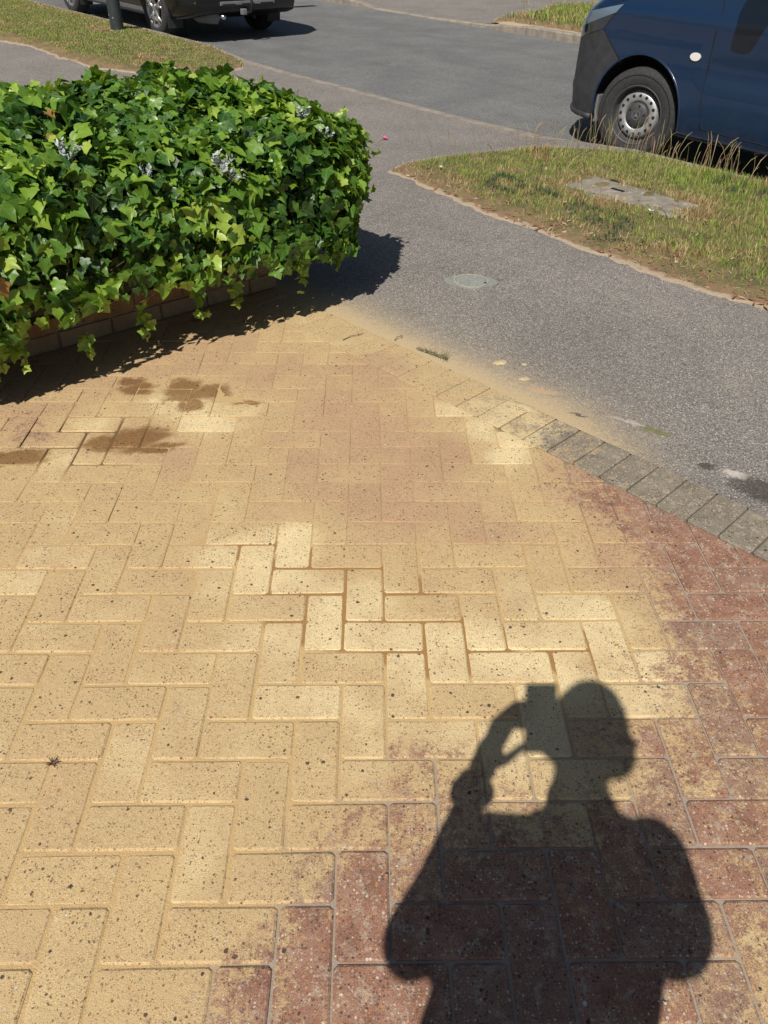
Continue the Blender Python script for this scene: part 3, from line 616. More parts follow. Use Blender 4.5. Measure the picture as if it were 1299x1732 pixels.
# ================================================================ GRASS (uncountable: one object for each verge)
SLAB = [(4.36, 2.34), (4.80, 2.36), (4.80, 1.44), (4.36, 1.46)]
PAL_G = [(0.23, 0.33, 0.05), (0.15, 0.26, 0.045), (0.31, 0.37, 0.075), (0.37, 0.38, 0.11)]
PAL_D = [(0.50, 0.39, 0.18), (0.42, 0.31, 0.14), (0.56, 0.46, 0.24), (0.36, 0.20, 0.10)]
PAL_B = [(0.045, 0.10, 0.035), (0.06, 0.125, 0.05)]
def grass(name, label, poly, srange, zf, count, hgt, wid, dry, rnd, slab=False, hump=0.03, lush=0.0, nr=None):
    v = []; f = []; c = []; n0 = min(p[0] for p in poly); n1 = max(p[0] for p in poly); k = 0; tries = 0
    while k < count and tries < count*4:
        tries += 1; n = rnd.uniform(n0, n1); s = rnd.uniform(*srange)
        if not in_poly(n, s, poly): continue
        d = edge_dist(n, s, poly); 
        if abs(n-KNF(s)) < 0.2: d = max(d, 0.1)
        w1 = noise.noise((n*2.3, s*2.3, 7)); w2 = noise.noise((n*7, s*7, 9)); w3 = noise.noise((n*1.1, s*1.1, 3))
        if rnd.random() > sstep(-0.01, 0.075, d+0.08*w2+.05*w1)*(0.55+0.9*max(0, 0.5+w1+0.6*w2)): continue
        if slab:
            ds = edge_dist(n, s, SLAB)
            if in_poly(n, s, SLAB) and ds > 0.05+0.12*w2: continue
        dryness = dry+0.75*w1+0.45*w2+0.4*(1-sstep(0.08, 0.35, d))+rnd.uniform(-.28, .28)
        if slab and ds < 0.16: dryness += 0.28
        if slab: dryness -= 0.5*sstep(4.7, 5.3, n)*(0.4+0.6*sstep(2.6, 1.2, s))
        pal = PAL_D if dryness > 0.55 else PAL_G
        if slab and w3 < -0.12 and w2 < 0.05 and d < 0.55: pal = PAL_B
        cc = rnd.choice(pal); b = rnd.uniform(.75, 1.25); cc = tuple(x*b for x in cc)
        h = hgt*rnd.uniform(.45, 1.25)*(1+lush*max(0, w1)*1.6)*(0.55+0.45*sstep(0, .3, d)); a = rnd.uniform(0, 6.283); ln = rnd.uniform(.15, .85)*h
        if slab: h *= 1+0.55*sstep(4.9, 5.5, n)*sstep(2.7, 1.8, s)
        wd = wid*rnd.uniform(.7, 1.4); base = P(n, s, zf(n, s)+hump*sstep(0, .2, d)-.004); dr = Vector((math.cos(a), math.sin(a), 0)); sd_ = Vector((-dr.y, dr.x, 0))
        b0 = len(v); v += [base-sd_*wd, base+sd_*wd, base+dr*ln*.35+Vector((0, 0, h*.6))-sd_*wd*.7, base+dr*ln*.35+Vector((0, 0, h*.6))+sd_*wd*.7, base+dr*ln+Vector((0, 0, h*rnd.uniform(.75, 1)))]
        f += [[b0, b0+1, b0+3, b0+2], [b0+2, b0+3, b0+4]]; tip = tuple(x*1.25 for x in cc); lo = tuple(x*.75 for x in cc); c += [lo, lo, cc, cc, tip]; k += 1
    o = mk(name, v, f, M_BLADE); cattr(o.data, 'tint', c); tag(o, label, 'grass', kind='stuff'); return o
rg = random.Random(3)
grass('verge_grass', 'long green and straw coloured grass on the verge beside the blue van', VERGE_R, (-1.0, 3.6), zfoot, 42000, 0.042, 0.0022, 0.30, rg, True, 0.03, 0.6)
grass('mown_grass', 'short dry mown grass around the lamp post', VERGE_L, (7.6, 16), zfoot, 42000, 0.032, 0.004, 0.24, rg)
grass('far_grass', 'tufty green grass patch on the far kerb behind the van', FAR_G, (5.5, 10.4), lambda n, s: zroad(s)+fkerbh(s), 9000, 0.10, 0.006, 0.25, rg, False, 0.05)
grass('far_left_grass', 'thin dry grass along the far kerb beyond the black car', FAR_G2, (12.5, 17), lambda n, s: zroad(s)+fkerbh(s), 3000, 0.06, 0.006, 0.7, rg, False, 0.04)
def stalks(name, label, spots, zf, rnd, h0, h1, kind='stuff'):
    v = MB(); c = []
    for (n, s) in spots:
        h = rnd.uniform(h0, h1); a = rnd.uniform(0, 6.28); ln = h*rnd.uniform(.1, .55); b = P(n, s, zf(n, s)); d = Vector((math.cos(a), math.sin(a), 0)); z = Vector((0, 0, 1))
        pts = [b, b+d*ln*.2+z*h*.5, b+d*ln*.6+z*h*.85, b+d*ln+z*h]; k0 = len(v.v); r = rnd.uniform(.0012, .002)
        v.tube(pts, [r, r, r*1.6, r*.6], 3, False); cc = rnd.choice([(0.50, 0.40, 0.22), (0.42, 0.30, 0.17), (0.30, 0.30, 0.11), (0.36, 0.22, 0.15)]); c += [cc]*(len(v.v)-k0)
    o = v.build(name, M_BLADE); cattr(o.data, 'tint', c); return tag(o, label, 'grass', kind=kind)
stalks('seed_stalks', 'tall dry seed stalks standing in the verge along the kerb by the van', [(KNF(q_)-abs(rg.gauss(0, .12))-.02, q_) for q_ in [rg.uniform(-1.2, 3.2) for _ in range(230)]]+[(rg.uniform(4.2, 5.5), rg.uniform(2.2, 3.4)) for _ in range(60)]+[(rg.uniform(3.8, 5.5), rg.uniform(0, 2.4)) for _ in range(50)], lambda n, s: zfoot(n, s)+.02, rg, 0.09, 0.27)
stalks('far_seed_stalks', 'tall pale seed stalks on the far grass patch', [(rg.uniform(11.2, 14), rg.uniform(7.6, 9.9)) for _ in range(90)], lambda n, s: zroad(s)+.08, rg, 0.2, 0.45)

lit = MB(); lc = []
for _ in range(900):
    s_ = rg.uniform(-.6, 3.6); n_ = rg.choice([3.6, 3.62, 3.66])+abs(rg.gauss(0, .10))+.06*noise.noise((s_*4, 2, 2))
    if rg.random() < .3: n_ = rg.uniform(3.7, 5.4)
    if not in_poly(n_, s_, VERGE_R): continue
    b_ = P(n_, s_, zfoot(n_, s_)+.012+.03*sstep(.02, .2, edge_dist(n_, s_, VERGE_R))); a = rg.uniform(0, 6.28); L = rg.uniform(.008, .03); d = Vector((math.cos(a), math.sin(a), rg.uniform(-.2, .4)))*L; w = Vector((-math.sin(a), math.cos(a), rg.uniform(-.5, .5)))*L*rg.uniform(.12, .4); k0 = len(lit.v)
    lit.add([b_-d, b_+w, b_+d, b_-w], [[0, 1, 2, 3]]); cc = rg.choice([(0.36, 0.17, 0.10), (0.45, 0.28, 0.16), (0.55, 0.42, 0.26), (0.28, 0.14, 0.09), (0.62, 0.52, 0.38)]); lc += [cc]*4
lo = lit.build('dry_litter', M_BLADE); cattr(lo.data, 'tint', lc); tag(lo, 'dry reddish litter along the worn edge of the verge by the footway', 'litter', kind='stuff')
# ================================================================ concrete slab, water cover
sl = thing('access_slab', 'worn concrete access slab with a dark slot, set in the grass verge', 'slab', P(4.58, 1.9, 0))
def slabtop():
    v = []; f = []; a, b = 10, 18
    for i in range(a+1):
        for j in range(b+1):
            n = 4.36+.44*i/a; s = 1.45+.90*j/b; e = min(i, a-i, j*1.0, b-j); n += .012*noise.noise((i, j, 4)); s += .018*noise.noise((i, j, 8))
            v.append(P(n, s, zfoot(n, s)+.040-(.012 if e == 0 else 0)+.003*noise.noise((i*.7, j*.7, 0)))-sl.location)
    f = [[i*(b+1)+j, (i+1)*(b+1)+j, (i+1)*(b+1)+j+1, i*(b+1)+j+1] for i in range(a) for j in range(b)]
    ring = [i*(b+1) for i in range(a+1)]+[a*(b+1)+j for j in range(1, b+1)]+[i*(b+1)+b for i in range(a-1, -1, -1)]+[j for j in range(b-1, 0, -1)]
    k0 = len(v); v += [v[i]-Vector((0, 0, .06)) for i in ring]; m = len(ring)
    f += [[ring[i], k0+i, k0+(i+1) % m, ring[(i+1) % m]] for i in range(m)]
    return v, f
v_, f_ = slabtop(); mk('slab_body', v_, f_, M_SLAB, sl, True)
for (n, s, L) in ((4.60, 2.02, .10), (4.76, 2.16, .07)):
    m = Matrix.Rotation(math.atan2(EV.y, EV.x), 3, 'Z'); MB().box(P(n, s, zfoot(n, s)+.0415)-sl.location, (L, .022, .006), m).build('lifting_slot', M_DARK, sl)
cv = thing('stopcock_cover', 'small grey plastic water stopcock cover set in the asphalt footway', 'cover', P(2.74, 1.52, zfoot(2.74, 1.52)-.002))
zt_ = Vector((0, 0, 1))
cm = Matrix.Rotation(-0.12, 4, 'Z')
def poly_at(pts): return [cm @ Vector((x, y, 0)) for x, y in pts]
ring = [(0.088*math.cos(2*math.pi*i/48), 0.088*math.sin(2*math.pi*i/48)) for i in range(48)]
plate = []
for i in range(48):
    a = 2*math.pi*i/48; r = 0.094; x, y = r*math.cos(a), r*math.sin(a); x += 0.042*math.copysign(max(0, abs(math.cos(a))-.72)/.28, math.cos(a)) ; plate.append((x, y))
mb = MB(); mb.prism(plate, 'Z', -.02, .0035); mb.v = [cm @ v for v in mb.v]; mb.build('frame_plate', M_COVER, cv)
mb = MB(); mb.lathe([(0.086, .002), (0.086, .0075), (0.079, .0075), (0.079, .002)], 48, 'Z'); mb.build('raised_rim', M_COVER_RIM, cv)
mb = MB(); mb.lathe([(0.0, .0055), (0.078, .0055), (0.078, .002)], 48, 'Z'); mb.build('lid', M_COVER, cv)
for k in range(-3, 4):
    L = math.sqrt(0.074**2-(k*.02)**2)*2; b = MB(); b.box((k*.02, 0, .0065), (.0025, L, .003)); b.v = [cm @ v for v in b.v]; b.build('lid_rib', M_COVER_RIM, cv)
MB().box((.068, -.03, .0062), (.014, .012, .003)).build('finger_hole', M_DARK, cv)

# ================================================================ IVY HEDGE on its brick wall
wl = thing('garden_wall', 'low buff brick garden wall half hidden under the ivy', 'wall', P(0.6, WALL_S, 0))
def wbox(n0, n1, s0, s1, z0, z1, m, name, j=0.0, bev=0.0):
    b = MB(); mm = Matrix.Rotation(math.atan2(NV.y, NV.x), 3, 'Z'); b.box(P((n0+n1)/2, (s0+s1)/2+j, (z0+z1)/2)-wl.location, (n1-n0, s1-s0, z1-z0), mm, bev); return b.build(name, m, wl)
wbox(-2.2, 1.93, WALL_S+.006, WALL_S+.21, -.05, .49, M_MORTAR, 'mortar_core')
for c in range(7):
    z0 = 0.002+c*.075; n = -.9-(.1125 if c % 2 else 0)
    while n < 1.93:
        e = min(1.94, n+.215)
        if e-n > .05: wbox(n, e, WALL_S-R_.uniform(0, .004), WALL_S+.10, z0, z0+.065, M_FOOTING if c == 0 or R_.random() < .12 else M_BRICK, 'brick', 0, .003)
        n += .225
HC_S, HC_Z, HA, HB, HN = 2.23, 0.44, 0.635, 0.385, 1.76
def hedge_pt(n, th, k=1.0):
    """point and outward normal of the ivy mass; th = 0 faces the drive, pi/2 is up"""
    e = 0.72; cx, cz = -math.cos(th), math.sin(th)
    sx = math.copysign(abs(cx)**e, cx)*HA; sz = math.copysign(abs(cz)**e, cz)*HB
    q = 1.0; nn = n; en = 0.0
    if n > HN:
        ph = min(1, (n-HN)/0.60); q = (1-ph**2.6)**(1/2.6) if ph < 1 else 0.0; en = ph**1.6
    lump = 0.075*noise.noise((n*2.6, math.cos(th)*2, math.sin(th)*2+4))+0.045*noise.noise((n*6, math.cos(th)*4, math.sin(th)*4))
    p = P(nn, HC_S+sx*q*k, HC_Z+sz*q*k)
    nr = (EV*(sx/HA/HA)+Vector((0, 0, 1))*(sz/HB/HB)).normalized()*(1-en)+NV*en*1.2
    nr.normalize(); return p+nr*lump*k, nr
hd = thing('ivy_hedge', 'dense rounded mass of glossy green ivy covering the low garden wall', 'hedge', P(0.9, HC_S, 0)); HB0 = hd.location.copy()
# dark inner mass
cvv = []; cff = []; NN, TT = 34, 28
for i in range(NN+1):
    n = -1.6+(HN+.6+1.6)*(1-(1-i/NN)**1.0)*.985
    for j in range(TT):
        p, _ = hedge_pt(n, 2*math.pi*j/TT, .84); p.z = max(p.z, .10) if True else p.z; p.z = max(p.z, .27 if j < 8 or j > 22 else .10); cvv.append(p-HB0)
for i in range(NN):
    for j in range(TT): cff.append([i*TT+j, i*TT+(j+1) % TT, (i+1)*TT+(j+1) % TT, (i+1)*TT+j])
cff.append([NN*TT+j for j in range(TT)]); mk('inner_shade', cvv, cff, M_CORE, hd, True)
HALF = [(.10, -.10), (.25, -.15), (.39, -.09), (.43, .03), (.40, .13), (.50, .23), (.59, .36), (.47, .43), (.35, .52), (.25, .66), (.13, .83)]
MIDR = [0, .2, .5, .78, 1.0]
def leaf_mesh(var, rnd):
    """one five-lobed ivy leaf of length 1, folded along the midrib, its lobes curled"""
    w = rnd.uniform(.85, 1.15); fold = rnd.uniform(.15, .55); curl = rnd.uniform(-.1, .55); lobe = rnd.uniform(.2, 1.0); sharp = rnd.uniform(.8, 1.2); wav = rnd.uniform(.02, .10); ph_ = rnd.uniform(0, 6)
    v = []; uv = []
    def put(x, y):
        r = math.hypot(x, y); z = fold*abs(x) - lobe*x*x - curl*y*y*.5 + wav*math.sin(math.atan2(x, y+.05)*5+ph_)*r; v.append(Vector((x*w, y, z))); uv.append((x, y)); return len(v)-1
    m = [put(0, y) for y in MIDR]; f = []
    for sgn in (1, -1):
        j = rnd.uniform(.88, 1.12); h = [put(sgn*x*(sharp if x > .45 else 1)*j, y) for x, y in HALF]; t = []
        for (mi, a, b) in ((0, 0, 4), (1, 4, 7), (2, 7, 9), (3, 9, 10)):
            t += [[m[mi], h[k], h[k+1]] for k in range(a, b)]+[[m[mi], h[b], m[mi+1]]]
        t.append([m[4], m[4], m[4]]); t.pop(); f += t if sgn > 0 else [q[::-1] for q in t]
    return v, f, uv
rl = random.Random(5)
VAR = [leaf_mesh(i, rl) for i in range(10)]
def leaf_data(var, tint):
    v, f, uv = VAR[var]; me = bpy.data.meshes.new('leaf'); me.from_pydata([tuple(x) for x in v], [], f); me.materials.append(M_LEAF)
    ul = me.uv_layers.new(name='UVMap')
    for p_ in me.polygons:
        p_.use_smooth = True
        for li in p_.loop_indices: ul.data[li].uv = uv[me.loops[li].vertex_index]
    fattr(me, 'tint', [tint]*len(v)); return me
leaves = []   # (matrix, var, tint, score)
def put_leaf(p, nr, size, tint, outer):
    nn = (nr*rl.uniform(.5, 1.0)+Vector((0, 0, 1))*rl.uniform(0, .55)+Vector((rl.gauss(0, 1), rl.gauss(0, 1), rl.gauss(0, 1)))*.46).normalized()
    tip = Vector((0, 0, -1))*1.0+nr*.35+Vector((rl.gauss(0, 1), rl.gauss(0, 1), rl.gauss(0, 1)))*.55
    tip = (tip-nn*tip.dot(nn)).normalized(); sx = tip.cross(nn)
    m = Matrix((sx*size, tip*size, nn*size)).transposed().to_4x4(); m.translation = p-tip*size*.4
    pr = project(p); sc = 0
    if pr and outer and -10 < pr[0] < 1310 and 0 < pr[1] < 1732:
        vd = (CAM-p).normalized(); sc = max(0, vd.dot(nn))*max(0, vd.dot(nr)+.15)*(size/pr[2])**2
    leaves.append((m, rl.randrange(len(VAR)), tint, sc))
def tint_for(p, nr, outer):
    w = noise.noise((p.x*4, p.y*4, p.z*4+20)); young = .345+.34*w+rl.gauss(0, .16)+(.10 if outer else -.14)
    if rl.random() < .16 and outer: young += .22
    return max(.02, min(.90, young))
def low_limit(n):
    return .285+.05*noise.noise((n*5, 0, 0))-.13*math.exp(-((n-.52)/.08)**2)-.16*math.exp(-((n-.22)/.10)**2)-.05*sstep(1.4, 1.9, n)+.03*math.exp(-((n-1.0)/.2)**2)+.02*noise.noise((n*14, 3, 0))
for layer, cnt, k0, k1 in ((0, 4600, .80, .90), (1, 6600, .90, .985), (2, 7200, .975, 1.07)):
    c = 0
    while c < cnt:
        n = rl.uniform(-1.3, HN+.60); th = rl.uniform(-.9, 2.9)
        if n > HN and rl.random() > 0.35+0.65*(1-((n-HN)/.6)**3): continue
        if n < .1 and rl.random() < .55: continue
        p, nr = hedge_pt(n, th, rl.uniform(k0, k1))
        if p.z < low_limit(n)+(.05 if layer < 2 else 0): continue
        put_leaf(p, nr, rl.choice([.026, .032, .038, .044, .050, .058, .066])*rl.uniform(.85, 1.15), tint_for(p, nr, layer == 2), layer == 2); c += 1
# the round end of the mass, sampled by direction so that it is as dense as the flanks
for c in range(3600):
    u = rl.uniform(0, 1)**.5; n = HN+.6*(1-(1-u)**2*.98)*.995 if rl.random() < .5 else HN+.6*rl.uniform(.5, 1); th = rl.uniform(-.9, 3.4)
    p, nr = hedge_pt(n, th, rl.uniform(.85, 1.05))
    if p.z < .20: continue
    put_leaf(p, nr, rl.choice([.026, .032, .038, .044, .050, .058])*rl.uniform(.85, 1.15), tint_for(p, nr, True), True)
# trailing shoots: hanging at the wall, reaching out at the end of the hedge
shoots = []
def shoot(n, th, dirv, L, droop, k):
    p, nr = hedge_pt(n, th, .97); pts = [p]; d = dirv.normalized()
    for i in range(k): d = (d+Vector((0, 0, -droop/k))+Vector((rl.gauss(0, 1), rl.gauss(0, 1), rl.gauss(0, 1)))*.13).normalized(); pts.append(pts[-1]+d*L/k)
    shoots.append(pts)
    for i, q in enumerate(pts[1:]):
        for _ in range(2): put_leaf(q+Vector((rl.gauss(0, .012), rl.gauss(0, .012), rl.gauss(0, .012))), (nr+Vector((0, 0, .4))).normalized(), (.052-.026*i/k)*rl.uniform(.8, 1.2), min(.92, .62+.26*i/k+rl.gauss(0, .06)), True)
shoot(HN+.57, .35, NV+EV*-.2+Vector((0, 0, .15)), .13, .5, 5); shoot(HN+.55, .7, NV+Vector((0, 0, .2)), .10, .4, 4); shoot(HN+.5, 1.0, NV+Vector((0, 0, .9)), .09, .3, 4); shoot(HN+.52, .2, NV-EV*.5, .10, .9, 4)
for (n, th) in ((.50, -.55), (.58, -.5), (.66, -.5), (.25, -.5), (.16, -.5), (.9, -.55), (1.35, -.5), (1.5, -.5), (1.12, -.5), (1.85, -.5), (2.05, -.5)): shoot(n, th, -EV*.25+Vector((0, 0, -1)), rl.uniform(.07, .14), .2, 4)
for _ in range(26): shoot(rl.uniform(.2, HN+.5), rl.uniform(.1, 1.9), Vector((rl.gauss(0, 1), rl.gauss(0, 1)-.4, .7)), rl.uniform(.05, .10), .3, 3)
big = set(sorted(range(len(leaves)), key=lambda i: -leaves[i][3])[:300])
cache = {}
sv = []; sf = []; su = []; st_ = []
for i, (m, var, tint, sc) in enumerate(leaves):
    if i in big:
        key = (var, round(tint*12)/12)
        if key not in cache: cache[key] = leaf_data(var, max(.02, min(.92, key[1])))
        o = bpy.data.objects.new('leaf', cache[key]); col.objects.link(o); o.parent = hd
        m2 = m.copy(); m2.translation = m.translation-HB0; o.matrix_local = m2
    else:
        v, f, uv = VAR[var]; b = len(sv); sv += [m @ x-HB0 for x in v]; sf += [[q+b for q in t] for t in f]; su += uv; st_ += [tint]*len(v)
fol = mk('foliage', sv, sf, M_LEAF, hd, True); fol['kind'] = 'stuff'; fattr(fol.data, 'tint', st_)
ul = fol.data.uv_layers.new(name='UVMap'); vi = [0]*len(fol.data.loops); fol.data.loops.foreach_get('vertex_index', vi); ul.data.foreach_set('uv', [c for i in vi for c in su[i]])
sm = MB()
for pts in shoots: sm.tube([q-HB0 for q in pts], .0014, 4)
for _ in range(120):
    n = rl.uniform(.1, HN+.4); th = rl.uniform(-.4, 2.2); pts = []
    for i in range(5): p, nr = hedge_pt(n+i*rl.uniform(-.01, .04), th-i*.07, .97); pts.append(p-HB0)
    sm.tube(pts, .0018, 4)
sm.build('stems', M_STEM, hd)['kind'] = 'stuff'
# a few withered leaves caught in the ivy
for (n, th, s_) in ((.62, .05, .06), (1.0, 1.15, .04), (.95, .95, .035), (1.28, 1.5, .035), (.40, -.2, .05)):
    p, nr = hedge_pt(n, th, 1.05); o = bpy.data.objects.new('withered_leaf', leaf_data(2, .985)); col.objects.link(o); o.parent = hd
    tip = Vector((rl.gauss(0, .4), rl.gauss(0, .4), -1)); tip = (tip-nr*tip.dot(nr)).normalized(); m = Matrix((tip.cross(nr)*s_, tip*s_, nr*s_)).transposed().to_4x4(); m.translation = p-HB0; o.matrix_local = m
    o['label'] = 'withered orange brown leaf caught in the ivy'
# silvery sprigs of another plant pushing through
def silver(n, th, L, k, label):
    p, nr = hedge_pt(n, th, 1.0); t = thing('silver_sprig', label, 'plant', p, group='silver sprigs in the ivy'); r = random.Random(int(n*1000)+int(th*77))
    for a in range(k):
        d = (nr*.8+Vector((r.gauss(0, .7), r.gauss(0, .7), r.uniform(.1, 1.0)))).normalized(); pts = [Vector((0, 0, 0)), d*L*.5, d*L+Vector((0, 0, -.01))]
        b = MB(); b.tube(pts, .0022, 4)
        for i in range(16):
            q = d*L*(.15+.85*i/16); az = r.uniform(0, 6.28); o1 = d.orthogonal().normalized(); o2 = d.cross(o1); s1 = (o1*math.cos(az)+o2*math.sin(az)); l = r.uniform(.010, .02)
            tipv = q+(s1*.8+d*.6)*l; wv = s1.cross(d)*.0042; b.add([q-wv*.5, q+wv*.5, q+(tipv-q)*.6+wv, tipv, q+(tipv-q)*.6-wv], [[0, 1, 2, 3, 4]])
        b.build('silver_stem', M_SILVER, t)
silver(1.50, .47, .085, 8, 'largest silver grey leafed sprig in the middle of the ivy')
silver(1.53, .37, .06, 5, 'silver grey sprig just below the largest one in the ivy')
silver(.98, .75, .08, 6, 'silver grey sprig at the left side of the ivy')
silver(1.92, .82, .055, 4, 'small silver grey sprig near the top right of the ivy')
silver(2.0, .60, .05, 4, 'silver grey sprig nearest the rounded right end of the ivy')
silver(1.22, .55, .05, 3, 'small dull silver sprig low in the left half of the ivy')
silver(1.50, 1.55, .04, 3, 'small pale sprig on the top of the ivy')
# small-leaved flowering shrub growing at the back of the ivy
sh = thing('flowering_shrub', 'small leaved green shrub with pale pink buds at the top of the ivy', 'shrub', P(1.95, 2.62, .55)); rs = random.Random(9); b = MB(); stm = MB(); tips = []
for i in range(260):
    n = rs.uniform(1.45, 2.28); s = rs.uniform(2.2, 2.86); 
    if ((n-1.8)/.55)**2+((s-2.5)/.42)**2 > 1.15: continue
    h = .80+.03*noise.noise((n*6, s*6, 2))-.30*max(0, (n-2.0))-.22*max(0, s-2.6); p0 = P(n, s, h-.12)-sh.location; d = Vector((rs.gauss(0, .22), rs.gauss(0, .22), 1)).normalized(); L = rs.uniform(.09, .17)
    stm.tube([p0, p0+d*L], .0012, 3, False); tips.append(p0+d*L)
    for k in range(16):
        q = p0+d*L*(.2+.8*k/16); a = rs.uniform(0, 6.28); o1 = d.orthogonal().normalized(); o2 = d.cross(o1); s1 = o1*math.cos(a)+o2*math.sin(a); l = rs.uniform(.012, .026); e = q+(s1*.75+d*.7)*l; w = s1.cross(d)*.0045
        b.add([q, q+(e-q)*.5+w, e, q+(e-q)*.5-w], [[0, 1, 2, 3]])
b.build('shrub_foliage', M_SMALL, sh)['kind'] = 'stuff'; stm.build('shrub_stems', M_STEM, sh)['kind'] = 'stuff'
for p_ in rs.sample(tips, 22):
    b = MB(); z = Vector((rs.gauss(0, .2), rs.gauss(0, .2), 1)).normalized(); b.tube([p_, p_+z*.008, p_+z*.022, p_+z*.03], [.002, .005, .004, .001], 6); b.build('bud', M_PALEPINK, sh, True)

# ================================================================ VEHICLES
def vehicle_matrix(n, s):
    x = Vector((EV.x, EV.y, .02)).normalized(); y = -NV; z = x.cross(y); m = Matrix((x, y, z)).transposed().to_4x4(); m.translation = P(n, s, zroad(s)); return m
def interp(tab, x):
    if x <= tab[0][0]: return tab[0][1]
    for (a, b), (c, d) in zip(tab, tab[1:]):
        if x <= c:
            t_ = (x-a)/(c-a); t_ = t_*t_*(3-2*t_)*.35+t_*.65; return b+(d-b)*t_
    return tab[-1][1]
def loft(stations, zb, zt, wf, nz, name, mat, parent):
    """closed body; wf(x, z) is the half width"""
    v = []; f = []; K = 2*(nz+1)+2
    for x in stations:
        b, t_ = zb(x), zt(x); half = []
        for i in range(nz+1):
            z = b+(t_-b)*i/nz; half.append((wf(x, z, b, t_), z))
        rowr = [(x, y, z) for y, z in half]; rowl = [(x, -y, z) for y, z in reversed(half)]
        v += rowr+[(x, 0, t_+.03*min(1, max(0, (t_-.9))))]+rowl+[(x, 0, b)]
    n = len(stations)
    f = [[i*K+j, i*K+(j+1) % K, (i+1)*K+(j+1) % K, (i+1)*K+j] for i in range(n-1) for j in range(K)]
    f += [list(range(K))[::-1], [(n-1)*K+j for j in range(K)]]
    return mk(name, v, f, mat, parent, True)
def cut(o, cyls, mat):
    """sink wheel wells into the body"""
    o.data.materials.append(mat)
    for (x, z, r, y0, y1) in cyls:
        b = MB(); k = 56; pr = [(x+r*math.cos(2*math.pi*i/k), z+r*math.sin(2*math.pi*i/k)) for i in range(k)]; b.prism(pr, 'Y', y0, y1); c = b.build('cutter', mat, None)
        bm = bmesh.new(); bm.from_mesh(c.data); bmesh.ops.recalc_face_normals(bm, faces=bm.faces); bm.to_mesh(c.data); bm.free()
        md = o.modifiers.new('b', 'BOOLEAN'); md.object = c; md.operation = 'DIFFERENCE'; md.solver = 'EXACT'; md.material_mode = 'TRANSFER'
        par = o.parent; o.parent = None; mw = o.matrix_world.copy(); o.matrix_world = Matrix()
        bpy.context.view_layer.update(); dg = bpy.context.evaluated_depsgraph_get(); me = bpy.data.meshes.new_from_object(o.evaluated_get(dg)); o.modifiers.clear(); o.data = me; o.parent = par; o.matrix_local = Matrix()
        bpy.data.objects.remove(c)
def split(o, name, mat, planes, test, parent=None, push=0.0):
    """cut the body along planes and take the faces that pass the test as a part of their own"""
    bm = bmesh.new(); bm.from_mesh(o.data)
    for co, no in planes: bmesh.ops.bisect_plane(bm, geom=list(bm.verts)+list(bm.edges)+list(bm.faces), plane_co=co, plane_no=no, dist=1e-5)
    take = [f for f in bm.faces if f.material_index == 0 and test(f.calc_center_median())]
    bm.normal_update(); b2 = MB(); idx_ = {}
    for f in take:
        row = []
        for q in f.verts:
            if q.index not in idx_ or True:
                pass
            row.append(q)
        k = []
        for q in row:
            if q not in idx_: idx_[q] = len(b2.v); b2.v.append(q.co+q.normal*push)
            k.append(idx_[q])
        b2.f.append(k)
    bmesh.ops.delete(bm, geom=take, context='FACES'); bm.to_mesh(o.data); bm.free()
    p_ = b2.build(name, mat, parent or o.parent, True); return p_
def tyre_profile(r, w, rr): return [(rr, -w/2+.012), (rr+.02, -w/2), (r-.035, -w/2-.002), (r-.012, -w/2+.012), (r, -w/2+.035), (r, w/2-.035), (r-.012, w/2-.012), (r-.035, w/2+.002), (rr+.02, w/2), (rr, w/2-.012)]
def steel_wheel(parent, x, y, side):
    w = bpy.data.objects.new('wheel', None); col.objects.link(w); w.parent = parent; w.location = (x, y, .33)
    if side < 0: w.rotation_euler = (0, 0, math.pi)
    t_ = MB().lathe(tyre_profile(.33, .21, .208), 56).build('tyre', M_RUBBER, w, True)
    gv = MB()
    for d in (-.045, 0, .045): gv.lathe([(.3306, d-.004), (.3306, d+.004)], 56)
    gv.lathe([(.285, .1075), (.281, .1085), (.277, .1075)], 56)
    gv.build('tread_groove', M_DARK, w, True)
    MB().lathe([(.210, .09), (.214, .096), (.206, .098), (.198, .088), (.193, .05), (.186, .030), (.170, .028)], 56).build('rim_flange', M_HUB_RIMSHADE, w, True)  # recess shade put into the colour: outer rim takes the dark hub tone
    MB().lathe([(.172, .030), (.166, .05), (.150, .062), (.110, .070), (.098, .060), (.088, .045), (.0, .045)], 56).build('rim', M_STEEL, w, True)
    MB().lathe([(.193, -.09), (.193, .045)], 40).build('rim_barrel', M_DARK, w, True)
    for i in range(16):
        a = 2*math.pi*i/16; c = Vector((.136*math.cos(a), 0, .136*math.sin(a))); b = MB(); b.lathe([(0.0, .0685), (.0115, .0685), (.0115, .055)], 14, 'Y', c); b.build('vent_hole', M_DARK, w)
    MB().lathe([(.090, .050), (.088, .070), (.080, .078), (.030, .080), (.0, .080)], 40).build('hub_cap', M_HUB_RIMSHADE, w, True)
    for i in range(5):
        a = math.pi/2+2*math.pi*i/5+.2; ca_, sa_ = math.cos(a), math.sin(a); poly = [(.074*ca_-.010*sa_, .074*sa_+.010*ca_), (.074*ca_+.010*sa_, .074*sa_-.010*ca_), (.052*ca_, .052*sa_)]
        MB().prism(poly, 'Y', .076, .0812).build('cap_slot', M_DARK, w)
    st = MB()
    for i in range(3):
        a = math.pi/2+2*math.pi*i/3; st.prism([(.030*math.cos(a), .030*math.sin(a)), (.006*math.cos(a+1.05), .006*math.sin(a+1.05)), (0, 0), (.006*math.cos(a-1.05), .006*math.sin(a-1.05))], 'Y', .0802, .0822)
    st.lathe([(.034, .0802), (.034, .0822), (.031, .0822), (.031, .0802)], 36)
    st.build('cap_emblem', M_GREYPLASTIC, w)
    return w
